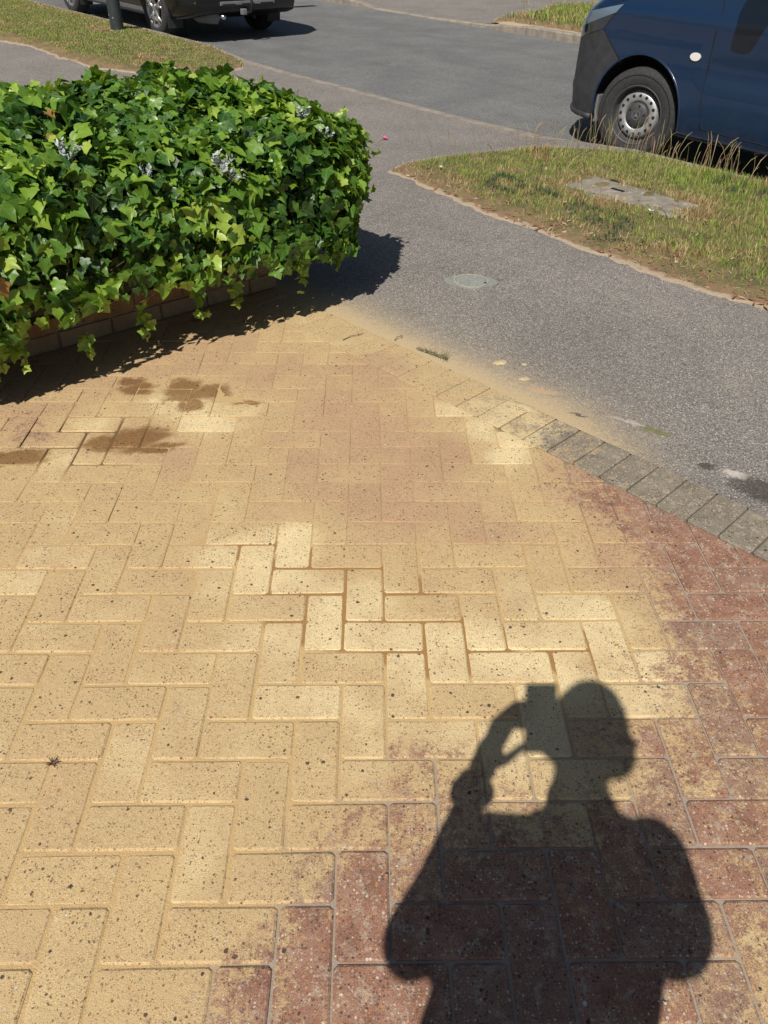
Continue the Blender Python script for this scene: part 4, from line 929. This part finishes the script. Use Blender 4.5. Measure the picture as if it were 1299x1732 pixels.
# ---- blue van
VAN = thing('van', 'dark blue panel van with black bumper parked on the road at the kerb', 'van', mtx=vehicle_matrix(6.80, 2.83) @ Matrix.Rotation(-.02, 4, 'Z'))
def vw(x, z, b, t_):
    w = .955
    if x > .25: w *= (1-min(1, ((x-.25)/.645))**3.4*.40)
    if x < -3.85: w -= .03*(-3.85-x)/.25
    if z > 1.0: w -= .20*((z-1.0)/.9)**1.5
    if z < .42: w -= .035*((.42-z)/.2)**1.3
    w += .012*math.exp(-((z-.98)/.05)**2) - .014*math.exp(-((z-.72)/.09)**2)*(1 if x < -.5 else .2)
    edge = (t_-z)/.10
    if edge < 1: w -= .11*(1-max(0, edge))**2*(1 if x < .75 else .6)
    return max(.05, w)
xs = [-4.1, -4.05, -3.9, -3.6, -3.3, -3.0]+[-2.7+.2*i for i in range(10)]+[-.6+.05*i for i in range(30)]+[.895]
vzt = lambda x: interp([(-4.1, 1.80), (-3.9, 1.88), (-1.2, 1.90), (-.8, 1.84), (-.35, 1.60), (.22, 1.20), (.45, 1.11), (.62, 1.03), (.74, .94), (.82, .84), (.87, .73), (.895, .60)], x)
vzb = lambda x: interp([(-4.1, .34), (-3.8, .27), (.4, .25), (.7, .22), (.86, .24), (.895, .30)], x)
body = loft(xs, vzb, vzt, vw, 34, 'body', M_BLUE, VAN)
cut(body, [(0, .34, .405, .62, 1.2), (0, .34, .405, -1.2, -.62), (-3.2, .34, .40, .62, 1.2), (-3.2, .34, .40, -1.2, -.62)], M_DARK)
pl = [((.36, 0, .70), (-.62, 0, .78)), ((.5, 0, .872), (-.22, 0, .975)), ((.52, 0, .5), (1, 0, -.45))]
# headlamps first, then the bumper skin, then glass
def line(p, q):                     # plane square to the side view through two (x, z) points, facing up
    d = Vector((q[0]-p[0], 0, q[1]-p[1])).normalized(); n_ = Vector((-d.z, 0, d.x)); return (Vector((p[0], 0, p[1])), n_ if n_.z > 0 else -n_)
L1 = line((.42, .87), (.66, .79)); L2 = line((.27, 1.035), (.42, .87)); LU = line((.27, 1.04), (.64, .955)); LM = line((.40, .955), (.66, .865))
def above(c, L): return (c-L[0]).dot(L[1]) > 0
def lampzone(c): return c.x > .25 and abs(c.y) > .45 and above(c, L1) and above(c, L2) and not above(c, LU)
for sg in (1, -1):
    split(body, 'headlamp', M_LAMPGLASS, [L1, L2, LU, LM, ((0, .45, 0), (0, 1, 0)), ((0, -.45, 0), (0, 1, 0))] if sg > 0 else [], lambda c: sg*c.y > 0 and lampzone(c) and not above(c, LM), VAN, .004)
    split(body, 'headlamp_lens', M_LAMPREFLECT, [], lambda c: sg*c.y > 0 and lampzone(c), VAN, .004)  # upper half lighter: reflections put into the lens colour
b1 = (Vector((.42, 0, .868)), Vector((.677, 0, -.736)).normalized()); b2_ = (L1[0]-Vector((0, 0, .004)), L1[1])
bump = split(body, 'bumper', M_PLASTIC, [b1, b2_], lambda c: c.x > .18 and (c-b1[0]).dot(b1[1]) > 0 and ((c-b2_[0]).dot(b2_[1]) < 0 or abs(c.y) < .40 and c.z < .80), VAN, .003)
split(body, 'sill', M_BLUE, [((0, 0, .325), (0, 0, 1))], lambda c: c.z < .325 and -3.0 < c.x < -.35, VAN, .0)
split(body, 'windscreen', M_GLASS, [((.16, 0, 1.2), (1, 0, .0)), ((-.72, 0, 1.8), (1, 0, 0))], lambda c: -.72 < c.x < .16 and c.z > vzt(c.x)-.07 and abs(c.y) < .75, VAN)
for sg in (1, -1):
    split(body, 'side_window', M_GLASS, [((0, 0, 1.22), (0, 0, 1)), ((0, 0, 1.70), (0, 0, 1)), ((-.32, 0, 0), (1, 0, 0)), ((-1.35, 0, 0), (1, 0, 0)), ((-.2, 0, 1.3), (.62, 0, .78))] if sg > 0 else [], lambda c: sg*c.y > .5 and 1.22 < c.z < 1.70 and -1.35 < c.x < -.32 and (c-Vector((-.2, 0, 1.3))).dot(Vector((.62, 0, .78))) < 0, VAN)
autosmooth(body, 40); autosmooth(bump, 40)
def vsurf(x, z): return vw(x, z, vzb(x), vzt(x))
def seam(pts, r, mat, name, off=0.0):
    b = MB(); b.tube([(x, vsurf(x, z)+off, z) for x, z in pts], r, 6); return b.build(name, mat, VAN, True)
seam([(-.60, .33), (-.57, .45), (-.555, .54), (-.545, .66), (-.54, .78), (-.545, .95), (-.55, 1.1), (-.5, 1.25), (-.4, 1.36)], .0045, M_DARK, 'door_gap', -.001)
seam([(-1.45, .33), (-1.45, .8), (-1.45, 1.2), (-1.45, 1.75)], .0045, M_DARK, 'door_gap', -.001)
seam([(-.60, .335), (-.9, .332), (-1.45, .332)], .004, M_DARK, 'door_gap', -.001)
seam([(.05, 1.11), (.2, 1.085), (.35, 1.045), (.5, 1.005), (.66, .965)], .005, M_DARK, 'bonnet_gap', -.002)
seam([(.20, .665), (.28, .74), (.36, .813), (.42, .868), (.54, .83), (.66, .788)], .003, M_DARK, 'bumper_gap', .003)
# fog lamp recess and lower lip of the bumper
for sg in (1, -1):
    b = MB(); b.box((.80, sg*(vsurf(.80, .42)-.065), .42), (.12, .09, .07), Matrix.Rotation(-sg*.95, 3, 'Z'), .015); b.build('fog_lamp_recess', M_DARK, VAN)
lx = [.43, .52, .60, .68, .75, .81, .85, .88, .893]
lp = [(x, vsurf(x, .26)-.012, .245) for x in lx]; lipb = MB(); lipb.tube(lp+[(.893, 0, .245)]+[(x, -y, z) for x, y, z in reversed(lp)], .026, 8); lipb.build('bumper_lip', M_PLASTIC, VAN, True)
# wheel arch lips
for sg in (1, -1):
    for ax in (0, -3.2):
        b = MB(); a0, a1 = -.18, math.pi+.18; pts = []
        for i in range(25):
            a = a0+(a1-a0)*i/24; x, z = ax+.408*math.cos(a), .34+.408*math.sin(a); pts.append((x, sg*(vsurf(x, max(z, .28))-.006), z))
        b.tube(pts, .011, 6); o = b.build('wheel_arch_lip', M_BLUE, VAN, True)
ov = MB(); ovp = []
for i in range(28):
    a = 2*math.pi*i/28; ovp.append((.042*math.cos(a), .026*math.sin(a)))
y0_ = vsurf(-.43, .785)
ov.prism([(-.43+x, .785+z) for x, z in ovp], 'Y', y0_-.01, y0_+.009); ov.build('side_repeater', M_CLEAR, VAN)
# mud flap edge in front of the wheel
MB().box((.395, .80, .31), (.025, .22, .20), None, .006).build('arch_liner_flap', M_GREYPLASTIC, VAN)
# door mirror and handle
mr = MB(); mr.box((-.90, 1.11, 1.31), (.17, .20, .27), None, .045); mir = mr.build('door_mirror', M_PLASTIC, VAN, True)
MB().box((-.88, .98, 1.26), (.10, .16, .06), None, .02).build('mirror_arm', M_PLASTIC, VAN, True)
mr = MB(); mr.box((-.90, -1.11, 1.31), (.17, .20, .27), None, .045); mr.build('door_mirror', M_PLASTIC, VAN, True)
hb = MB(); hb.box((-1.32, vsurf(-1.32, 1.02)+.02, 1.02), (.19, .03, .035), None, .01); hb.build('door_handle', M_PLASTIC, VAN, True)
# bonnet badge bar and grille
MB().box((.885, 0, .70), (.03, .74, .14), None, .02).build('grille', M_DARK, VAN)
for z in (.67, .71, .75): MB().box((.898, 0, z), (.02, .72, .012)).build('grille_bar', M_PLASTIC, VAN)
for ax in (0, -3.2):
    for sg in (1, -1):
        w_ = steel_wheel(VAN, ax, sg*.85, sg)
        if ax == 0: w_.rotation_euler.z += .20
ub = MB(); ub.box((-1.6, 0, .36), (4.3, 1.2, .16)); ub.build('underbody', M_DARK, VAN)

# ---- black estate car
CARO = thing('car', 'black estate car with alloy wheels and towbar parked beyond the lamp post', 'car', mtx=vehicle_matrix(6.665, 10.74))
def cw(x, z, b, t_):
    w = .915
    if x > 3.3: w *= 1-min(1, (x-3.3)/.62)**2.2*.35
    if x < -.55: w *= 1-min(1, (-.55-x)/.45)**2.2*.16
    if z > .85: w -= .30*((z-.85)/.65)**1.25
    if z < .45: w -= .05*((.45-z)/.2)
    w += .010*math.exp(-((z-.80)/.05)**2)
    e = (t_-z)/.08
    if e < 1: w -= .10*(1-max(0, e))**2
    return max(.05, w)
cxs = [-1.0, -.985, -.96, -.92, -.86]+[-.8+.1*i for i in range(46)]+[3.78, 3.83]
czt = lambda x: interp([(-1.0, .66), (-.985, .74), (-.96, .80), (-.92, .88), (-.86, 1.0), (-.66, 1.36), (-.45, 1.45), (.6, 1.50), (1.3, 1.46), (1.7, 1.30), (2.35, .98), (2.6, .93), (3.5, .83), (3.75, .70), (3.83, .58)], x)
czb = lambda x: interp([(-1.0, .44), (-.985, .38), (-.93, .34), (-.6, .27), (-.3, .24), (3.3, .24), (3.7, .22), (3.83, .28)], x)
cb = loft(cxs, czb, czt, cw, 26, 'body', M_BLACKPAINT, CARO)
cut(cb, [(0, .34, .385, .60, 1.2), (0, .34, .385, -1.2, -.60), (2.95, .34, .385, .60, 1.2), (2.95, .34, .385, -1.2, -.60)], M_DARK)
split(cb, 'lower_bumper', M_BLACKPAINT, [((0, 0, .47), (0, 0, 1)), ((-.42, 0, 0), (1, 0, 0))], lambda c: c.x < -.42 and c.z < .47, CARO, .004)
split(cb, 'sill', M_GREYPLASTIC, [((0, 0, .33), (0, 0, 1))], lambda c: .35 < c.x < 2.6 and c.z < .33, CARO, .006)
for sg in (1, -1):
    split(cb, 'side_window', M_GLASS, [((0, 0, .97), (0, 0, 1)), ((0, 0, 1.38), (0, 0, 1)), ((-.6, 0, 0), (1, 0, 0)), ((2.0, 0, 0), (1, 0, 0))] if sg > 0 else [], lambda c: sg*c.y > .4 and .97 < c.z < 1.38 and -.6 < c.x < 2.0 and c.z < czt(c.x)-.06, CARO)
split(cb, 'rear_window', M_GLASS, [((0, 0, 1.02), (0, 0, 1)), ((0, 0, 1.34), (0, 0, 1))], lambda c: c.x < -.5 and 1.02 < c.z < 1.34 and abs(c.y) < .62, CARO)
split(cb, 'windscreen', M_GLASS, [], lambda c: 1.4 < c.x < 2.3 and c.z > czt(c.x)-.06 and abs(c.y) < .6, CARO)
autosmooth(cb, 40)
MB().box((-1.005, 0, .455), (.02, .86, .045), None, .008).build('skid_strip', M_GREYPLASTIC, CARO)
for y in (.30, -.30, .0): MB().box((-1.012, y, .435), (.014, .20, .03)).build('bumper_slot', M_DARK, CARO)
for sg in (1, -1):
    m = Matrix.Rotation(sg*.32, 3, 'Z'); MB().box((-.965, sg*.60, .545), (.02, .20, .055), m, .008).build('rear_reflector', M_RED, CARO)
    MB().box((-.93, sg*.72, .47), (.03, .16, .03), Matrix.Rotation(sg*.5, 3, 'Z'), .006).build('bumper_trim', M_GREYPLASTIC, CARO)
    MB().box((-.415, sg*.80, .29), (.014, .22, .30), Matrix.Rotation(-.12, 3, 'Y'), .003).build('mud_flap', M_PLASTIC, CARO)
    MB().box((2.52, sg*.80, .28), (.014, .20, .24), Matrix.Rotation(-.12, 3, 'Y'), .003).build('mud_flap', M_PLASTIC, CARO)
    lt = MB(); lt.box((-.90, sg*.68, .90), (.05, .22, .22), Matrix.Rotation(sg*.4, 3, 'Z'), .02); lt.build('tail_lamp', M_RED, CARO)
    mm = MB(); mm.box((1.75, sg*1.0, .98), (.12, .20, .14), None, .03); mm.build('door_mirror', M_BLACKPAINT, CARO, True)
for x in (.30, 1.32, 2.30):
    b = MB(); b.tube([(x, cw(x, z, .24, 1.4)-.001, z) for z in (.36, .5, .7, .9, .96)], .004, 5); b.build('door_gap', M_DARK, CARO)
ex = MB(); ex.tube([(-.5, .40, .30), (-.9, .38, .31), (-1.0, .38, .30)], [.026, .026, .027], 12); ex.build('exhaust_pipe', M_CHROME, CARO, True)
sil = MB(); sil.tube([(-.55, .60, .30), (-.62, .55, .30), (-.86, .42, .30), (-.90, .40, .30)], [.05, .09, .09, .03], 12); sil.build('silencer', M_GREYPLASTIC, CARO, True)
tb = MB(); tb.tube([(-.75, 0, .36), (-1.03, 0, .34), (-1.09, 0, .36), (-1.105, 0, .42), (-1.105, 0, .50)], .019, 8); tw = tb.build('towbar', M_DARK, CARO, True)
b = MB(); b.lathe([(.0, .49), (.018, .493), (.027, .51), (.025, .53), (.012, .543), (.0, .545)], 14, 'Z', (-1.105, 0, 0)); o = b.build('tow_ball', M_DRY, tw, True)
MB().box((-1.03, .09, .355), (.07, .07, .07), None, .01).build('towing_socket', M_GREYPLASTIC, CARO)
MB().box((1.5, 0, .33), (4.2, 1.2, .16)).build('underbody', M_DARK, CARO)
def alloy_wheel(parent, x, y, side):
    w = bpy.data.objects.new('wheel', None); col.objects.link(w); w.parent = parent; w.location = (x, y, .34)
    if side < 0: w.rotation_euler = (0, 0, math.pi)
    MB().lathe(tyre_profile(.34, .22, .228), 48).build('tyre', M_RUBBER, w, True)
    MB().lathe([(.230, .085), (.234, .098), (.222, .102), (.212, .088), (.208, -.09)], 48).build('rim', M_ALLOY, w, True)
    MB().lathe([(.205, -.02), (.0, -.02)], 32).build('brake_disc', M_DARK, w)
    for i in range(5):
        a = math.pi/2+2*math.pi*i/5; b = MB()
        for d in (-.17, .17):
            p0 = Vector((.045*math.cos(a), .085, .045*math.sin(a))); p1 = Vector((.13*math.cos(a+d*.5), .090, .13*math.sin(a+d*.5))); p2 = Vector((.214*math.cos(a+d*1.25), .092, .214*math.sin(a+d*1.25)))
            b.tube([p0, p1, p2], [.026, .017, .017], 6)
        b.build('spoke', M_ALLOY, w, True)
    MB().lathe([(.058, .05), (.055, .095), (.045, .104), (.0, .104)], 24).build('wheel_centre', M_ALLOY, w, True)
for ax in (0, 2.95):
    for sg in (1, -1): alloy_wheel(CARO, ax, sg*.795, sg)

# ================================================================ street lamp
LP = P(5.14, 10.62, zfoot(5.14, 10.62))
lamp = thing('street_lamp', 'dark grey green steel street lamp column standing in the mown verge', 'street lamp', LP)
b = MB(); b.tube([(0, 0, -.05), (0, 0, 0), (0, 0, 1.1), (0, 0, 1.2), (0, 0, 1.3), (0, 0, 4.6)], [.088, .086, .084, .078, .055, .045], 24); b.build('column', M_POST, lamp, True)
b = MB(); ad = NV; b.tube([(0, 0, 4.55), Vector((0, 0, 4.75))+ad*.05, Vector((0, 0, 4.85))+ad*.25, Vector((0, 0, 4.9))+ad*.75], [.04, .034, .03, .028], 10); b.build('arm', M_POST, lamp, True)
b = MB(); b.box(Vector((0, 0, 4.92))+ad*.95, (.5, .17, .10), Matrix.Rotation(math.atan2(NV.y, NV.x), 3, 'Z'), .03); b.build('lantern', M_POST, lamp, True)
for (a, z, r) in ((-1.9, .62, .007), (-1.7, .18, .010), (-2.4, .21, .008)):
    d = Vector((math.cos(a), math.sin(a), 0)); b = MB(); b.tube([d*.080+Vector((0, 0, z)), d*.092+Vector((0, 0, z))], r, 8); b.build('bolt', M_STEEL, lamp)
fr = MB()
for i in range(14):
    a = i/14*6.283; fr.v.append(Vector((math.cos(a)*(.12+.02*math.sin(3*a)), math.sin(a)*(.11+.015*math.cos(2*a)), .036)))
fr.f.append(list(range(14))); k0 = len(fr.v); fr.v += [q*1.1-Vector((0, 0, .06)) for q in fr.v[:14]]; fr.f += [[i, k0+i, k0+(i+1) % 14, (i+1) % 14] for i in range(14)]
fr.build('concrete_collar', M_SLAB, lamp, True)

# ================================================================ small things on the ground
def petal(x, y, size, mat, label, z=None, name='fallen_petal'):
    n, s = ns(x, y); zz = (zfoot(n, s) if n > 2.02 else 0.0) if z is None else z; t = thing(name, label, 'petal', (x, y, zz)); r = random.Random(int(x*991)+int(y*77)); 
    for k in range(4):
        a = 6.28*k/4+r.uniform(-.4, .4); d = Vector((math.cos(a), math.sin(a), 0)); w = Vector((-d.y, d.x, 0)); u = Vector((0, 0, 1))
        MB().add([u*.003, d*size*.5+w*size*.35+u*size*.35, d*size+u*size*r.uniform(.2, .7), d*size*.5-w*size*.35+u*size*.3], [[0, 1, 2, 3]]).build('petal', mat, t, True)
petal(0.79, 6.17, .035, M_PINK, 'bright pink fallen blossom lying on the asphalt crossover')
pv = P(4.32, 1.58); petal(pv.x, pv.y, .022, M_CLEAR, 'white fallen petal at the near corner of the concrete slab', zfoot(4.32, 1.58)+.06)
pv = P(4.05, 2.02); petal(pv.x, pv.y, .02, M_PALEPINK, 'pink fallen petal in the grass below the concrete slab', zfoot(4.05, 2.0)+.05)
pv = P(4.42, 1.28); petal(pv.x, pv.y, .02, M_DRY, 'orange red fallen petal in the grass right of the concrete slab', zfoot(4.4, 1.28)+.06)
pv = P(3.98, 3.05); petal(pv.x, pv.y, .024, M_CLEAR, 'pale fallen petal near the tip of the grass verge', zfoot(3.98, 3.05)+.05)
pv = P(3.95, .55); petal(pv.x, pv.y, .02, M_PALEPINK, 'pale pink petal in the grass at the right edge of the verge', zfoot(3.9, .55)+.05)
def sand_heap(x, y, rx, ry, ang, h, label, seed):
    n, s = ns(x, y); z0 = (zfoot(n, s)-.004) if x*ED.x+y*ED.y > EOUT else 0.0005; v = [Vector((0, 0, h))]; f = []; K = 26; rings = (.3, .6, .85, 1.08)
    for ri, rr in enumerate(rings):
        for k in range(K):
            a = 2*math.pi*k/K; w = 1+.38*noise.noise((math.cos(a)*2.2+seed, math.sin(a)*2.2, seed))+.22*noise.noise((math.cos(a)*6, math.sin(a)*6+seed, 1)); X, Y = rx*rr*w*math.cos(a), ry*rr*w*math.sin(a)
            hh = h*(1-rr*rr)*(1+.5*noise.noise((X*90, Y*90, seed))) if ri < 3 else -.003; v.append(Vector((X*math.cos(ang)-Y*math.sin(ang), X*math.sin(ang)+Y*math.cos(ang), hh)))
    f += [[0, 1+k, 1+(k+1) % K] for k in range(K)]
    for ri in range(3): f += [[1+ri*K+k, 1+(ri+1)*K+k, 1+(ri+1)*K+(k+1) % K, 1+ri*K+(k+1) % K] for k in range(K)]
    o = mk('spilled_sand', v, f, M_HEAP, None, True, (x, y, z0)); tag(o, label, 'sand')
M_HEAP = concrete('loose_sand', (0.47, 0.37, 0.21), (0.60, 0.48, 0.28), 60)
sand_heap(1.185, 2.033, .034, .022, .4, .006, 'small pale lump of spilled sand on the asphalt right of the dry sprig', 1.3)
sand_heap(1.222, 1.672, .062, .020, -.75, .005, 'long curved smear of pale sand on the edging course', 4.1)
sand_heap(1.283, 2.02, .012, .010, 0, .004, 'tiny crumb of sand on the asphalt beside the pale lump', 7.7)
sand_heap(1.262, 1.895, .026, .014, .3, .004, 'thin patch of yellow sand on the asphalt above the edging', 9.2)
# sprig and twigs dropped on the edging
sp = thing('fallen_sprig', 'dry olive green conifer sprig lying on the sandy edging', 'sprig', (0.90, 2.08, .004)); b = MB(); rt = random.Random(4)
spts = [Vector((-.045, .05, .002)), Vector((0, .01, .008)), Vector((.05, -.03, .006)), Vector((.075, -.045, .003))]; b.tube(spts, .0016, 5); b.build('sprig_stem', M_TWIG, sp)
b = MB()
for i in range(70):
    t_ = rt.random()**.7; q = spts[0].lerp(spts[3], t_)+Vector((0, 0, .005)); d = Vector((rt.gauss(0, 1), rt.gauss(0, 1), abs(rt.gauss(0, .5)))).normalized()*rt.uniform(.012, .03)*(.4+t_); b.tube([q, q+d], [.0012, .0005], 3, False)
nd = b.build('needles', M_SPRIG, sp); nd['kind'] = 'stuff'
for (x, y, a, L, lab) in ((.60, 2.24, .55, .11, 'thin curved dry twig on the sand at the corner of the drive'), (.79, 2.23, .75, .06, 'short dry twig right of the curved one on the edging')):
    t_ = thing('twig', lab, 'twig', (x, y, .004)); d = Vector((math.cos(a), math.sin(a), 0)); w = Vector((-d.y, d.x, 0)); b = MB(); b.tube([-d*L/2, -d*L*.1+w*.008+Vector((0, 0, .004)), d*L*.25+w*.002+Vector((0, 0, .004)), d*L/2+w*.012], [.0018, .0016, .0014, .0008], 5); b.build('twig_stem', M_TWIG, t_)
    b = MB(); b.tube([d*L*.2, d*L*.3+w*L*.25+Vector((0, 0, .006))], [.0012, .0006], 4); b.build('twig_side_shoot', M_TWIG, t_)
wd = thing('joint_weed', 'tiny dark dry weed tuft growing in a paving joint', 'weed', (0.0, 0.195, -.002)); b = MB()
for i in range(34):
    a = rt.uniform(0, 6.28); L = rt.uniform(.008, .02); d = Vector((math.cos(a), math.sin(a), rt.uniform(.3, 1.3))).normalized(); b.tube([Vector((0, 0, 0)), d*L*.6, d*L+Vector((0, 0, -.003))], [.0011, .0009, .0004], 3, False)
b.build('weed_blades', M_TWIG, wd)['kind'] = 'stuff'
# dead leaves under the hedge
for i in range(8):
    n = rt.uniform(.1, 1.9); s = WALL_S-abs(rt.gauss(.05, .06))-.01; sz = rt.uniform(.02, .035); q = P(n, s, .006); t_ = bpy.data.objects.new('dead_leaf', leaf_data(i % 10, .985)); col.objects.link(t_)
    t_.matrix_world = Matrix.Translation(q) @ Matrix.Rotation(rt.uniform(0, 6.28), 4, 'Z') @ Matrix.Rotation(rt.uniform(-.4, .4), 4, 'X') @ Matrix.Scale(sz, 4)
    tag(t_, 'withered brown leaf on the shaded paving at the foot of the garden wall', 'leaf', 'dead leaves below the ivy')

# ================================================================ the photographer, whose shadow falls on the paving
HV = Vector((SUNV.x, SUNV.y, 0)).normalized()*-1; LV = Vector((HV.y, -HV.x, 0))
def B(a, w, z): return LV*a+HV*w+Vector((0, 0, z))
person = thing('person', 'photographer in short sleeves holding up a phone, shown by the shadow on the paving', 'person', B(.985, -.80, 0)); PB = person.location.copy()
def capsule(b, p0, p1, r0, r1, k=14):
    p0, p1 = Vector(p0), Vector(p1); d = (p1-p0); L = d.length; d = d/L if L > 1e-6 else Vector((0, 0, 1)); pts = []; rr = []
    for i in range(5): a = math.pi/2*(1-i/4); pts.append(p0-d*r0*math.sin(a)); rr.append(max(.0008, r0*math.cos(a)))
    for i in range(5): a = math.pi/2*i/4; pts.append(p1+d*r1*math.sin(a)); rr.append(max(.0008, r1*math.cos(a)))
    b.tube(pts, rr, k)
def fuse(name, segs, mat, voxel, smooth=6):
    b = MB()
    for s_ in segs: capsule(b, B(*s_[0])-PB, B(*s_[1])-PB, s_[2], s_[3])
    o = b.build(name, mat, None, True); md = o.modifiers.new('r', 'REMESH'); md.mode = 'VOXEL'; md.voxel_size = voxel; md.use_smooth_shade = True
    ms = o.modifiers.new('s', 'SMOOTH'); ms.factor = .5; ms.iterations = smooth
    bpy.context.view_layer.update(); me = bpy.data.meshes.new_from_object(o.evaluated_get(bpy.context.evaluated_depsgraph_get())); o.modifiers.clear(); o.data = me; o.parent = person; return o
def aw(v): return (v.dot(LV), v.dot(HV), v.z)
PHC = CAM-FWD*.0105-RIGHT*.0215-UP*.060
def ph(x, y, d=0.0): return aw(PHC+RIGHT*x+UP*y+FWD*d)
skin = [((1.005, -.78, 1.47), (1.05, -.785, 1.375), .040, .046), ((.985, -.765, 1.632), (.985, -.735, 1.622), .092, .086), ((.985, -.70, 1.60), (.985, -.665, 1.535), .062, .045), ((.945, -.70, 1.56), (1.025, -.70, 1.56), .045, .045), ((.985, -.775, 1.52), (.98, -.79, 1.30), .056, .060),
        ((.985, -.652, 1.595), (.985, -.635, 1.575), .011, .013), ((.896, -.745, 1.60), (.898, -.75, 1.565), .017, .012), ((1.074, -.745, 1.60), (1.072, -.75, 1.565), .017, .012), ((.962, -.645, 1.537), (1.008, -.645, 1.537), .010, .010),
        ((.955, -.665, 1.625), (.965, -.662, 1.622), .014, .014), ((1.015, -.665, 1.622), (1.005, -.662, 1.622), .014, .014),
        ((.985, -.79, 1.30), (.985, -.79, 1.0), .09, .09), ((.91, -.79, 1.25), (1.07, -.79, 1.28), .06, .06),
        ((.84, -.78, 1.26), (.748, -.79, 1.015), .050, .044), ((.748, -.79, 1.015), (.782, -.51, 1.055), .044, .029),
        ((1.13, -.78, 1.32), (1.18, -.70, 1.08), .050, .044), ((1.18, -.70, 1.08), (1.04, -.49, 1.02), .042, .027),
        ((.782, -.51, 1.055), (.784, -.50, 1.14), .026, .025), ((.778, -.505, 1.13), (.782, -.505, 1.20), .021, .018), ((.796, -.51, 1.13), (.796, -.505, 1.18), .020, .016),
        ((1.04, -.49, 1.02), (.99, -.43, 1.03), .026, .024)]
def chain(pts, r0, r1):
    return [(pts[i], pts[i+1], r0+(r1-r0)*i/(len(pts)-1), r0+(r1-r0)*(i+1)/(len(pts)-1)) for i in range(len(pts)-1)]
for i, yy in enumerate((.030, .012, -.006, -.022)):
    e_ = ph(-.040, yy, .004); skin += chain([(.782+.005*i, -.50-.006*i, 1.195-.012*i), (.785+.007*i, -.505, 1.275-.03*i), ((.80+e_[0])/2, -.515, (1.32-.03*i+e_[2])/2), e_], .0105, .0085)
e_ = ph(-.040, -.062, -.002); skin += chain([(.80, -.50, 1.14), (.825, -.52, 1.185), e_], .0125, .0095)
for i in range(4): skin += chain([(.995-.012*i, -.425, 1.04-.016*i), (.955-.006*i, -.40, 1.045-.016*i), (.93, -.42, 1.035-.016*i)], .0095, .008)
skin += chain([(1.01, -.45, 1.05), (.985, -.42, 1.075), (.96, -.41, 1.075)], .011, .009)
for sg in (-1, 1): skin += [((.985+sg*.09, -.80, .9), (.985+sg*.10, -.78, .48), .07, .05), ((.985+sg*.10, -.78, .48), (.985+sg*.105, -.81, .08), .05, .036)]
fuse('body', skin, M_SKIN, .006, 3)
shirt = [((1.02, -.785, 1.435), (1.095, -.78, 1.335), .026, .052), ((.95, -.785, 1.40), (.90, -.785, 1.29), .022, .05), ((.99, -.79, 1.34), (.985, -.79, 1.28), .065, .09), ((.945, -.785, 1.315), (.845, -.78, 1.262), .050, .060), ((1.04, -.785, 1.385), (1.13, -.775, 1.335), .045, .062), ((.905, -.79, 1.20), (.905, -.79, .95), .105, .102), ((1.07, -.79, 1.27), (1.065, -.79, .95), .105, .102),
         ((.985, -.74, 1.22), (.985, -.74, .98), .10, .10), ((.985, -.79, 1.0), (.985, -.79, .90), .12, .12), ((.832, -.78, 1.255), (.778, -.785, 1.12), .062, .062), ((.778, -.785, 1.12), (.752, -.79, 1.03), .060, .056), ((1.135, -.77, 1.335), (1.18, -.705, 1.125), .074, .070), ((.90, -.79, .95), (.895, -.79, .86), .10, .10), ((1.07, -.79, .95), (1.075, -.79, .86), .10, .10)]
fuse('shirt', shirt, M_SHIRT, .010, 3)
trou = [((.985, -.80, .92), (.985, -.80, .86), .13, .13)]
for sg in (-1, 1): trou += [((.985+sg*.085, -.80, .88), (.985+sg*.10, -.78, .48), .098, .072), ((.985+sg*.10, -.78, .48), (.985+sg*.105, -.81, .07), .070, .058)]
fuse('trousers', trou, M_TROUSER, .012, 4)
fuse('hair', [((.985, -.795, 1.655), (.985, -.745, 1.668), .080, .073), ((.93, -.80, 1.62), (1.04, -.80, 1.62), .052, .052), ((.985, -.82, 1.60), (.985, -.82, 1.53), .062, .05)], M_HAIR, .008, 3)
for sg in (-1, 1): fuse('shoe', [((.985+sg*.105, -.84, .055), (.985+sg*.13, -.64, .040), .052, .040), ((.985+sg*.105, -.81, .09), (.985+sg*.105, -.82, .06), .05, .05)], M_HAIR, .010, 2)
fuse('wristwatch', [((.752, -.515, 1.075), (.800, -.505, 1.068), .018, .018), ((.757, -.53, 1.075), (.765, -.50, 1.085), .022, .022), ((.785, -.50, 1.06), (.795, -.50, 1.06), .030, .030)], M_DARK, .006, 2)
phn = thing('phone', 'black smartphone held up in front of the photographer, casting the square shadow', 'phone', mtx=Matrix.LocRotScale(PHC, Matrix((RIGHT, UP, -FWD)).transposed().to_quaternion(), None))
MB().box((0, 0, 0), (.0735, .150, .0079), None, .0035).build('phone_shell', M_PHONE, phn, True)
MB().box((0, 0, .0042), (.068, .145, .0006)).build('screen', M_GLASS, phn)
b = MB(); b.lathe([(.0, .0), (.0065, .0), (.0075, -.0008), (.0075, .002)], 24, 'Z', (.0215, .060, -.0046)); b.build('camera_lens', M_GLASS, phn, True)
b = MB(); b.lathe([(.0, .0), (.0065, .0), (.0075, -.0008), (.0075, .002)], 24, 'Z', (.0215, .038, -.0046)); b.build('camera_lens', M_GLASS, phn, True)
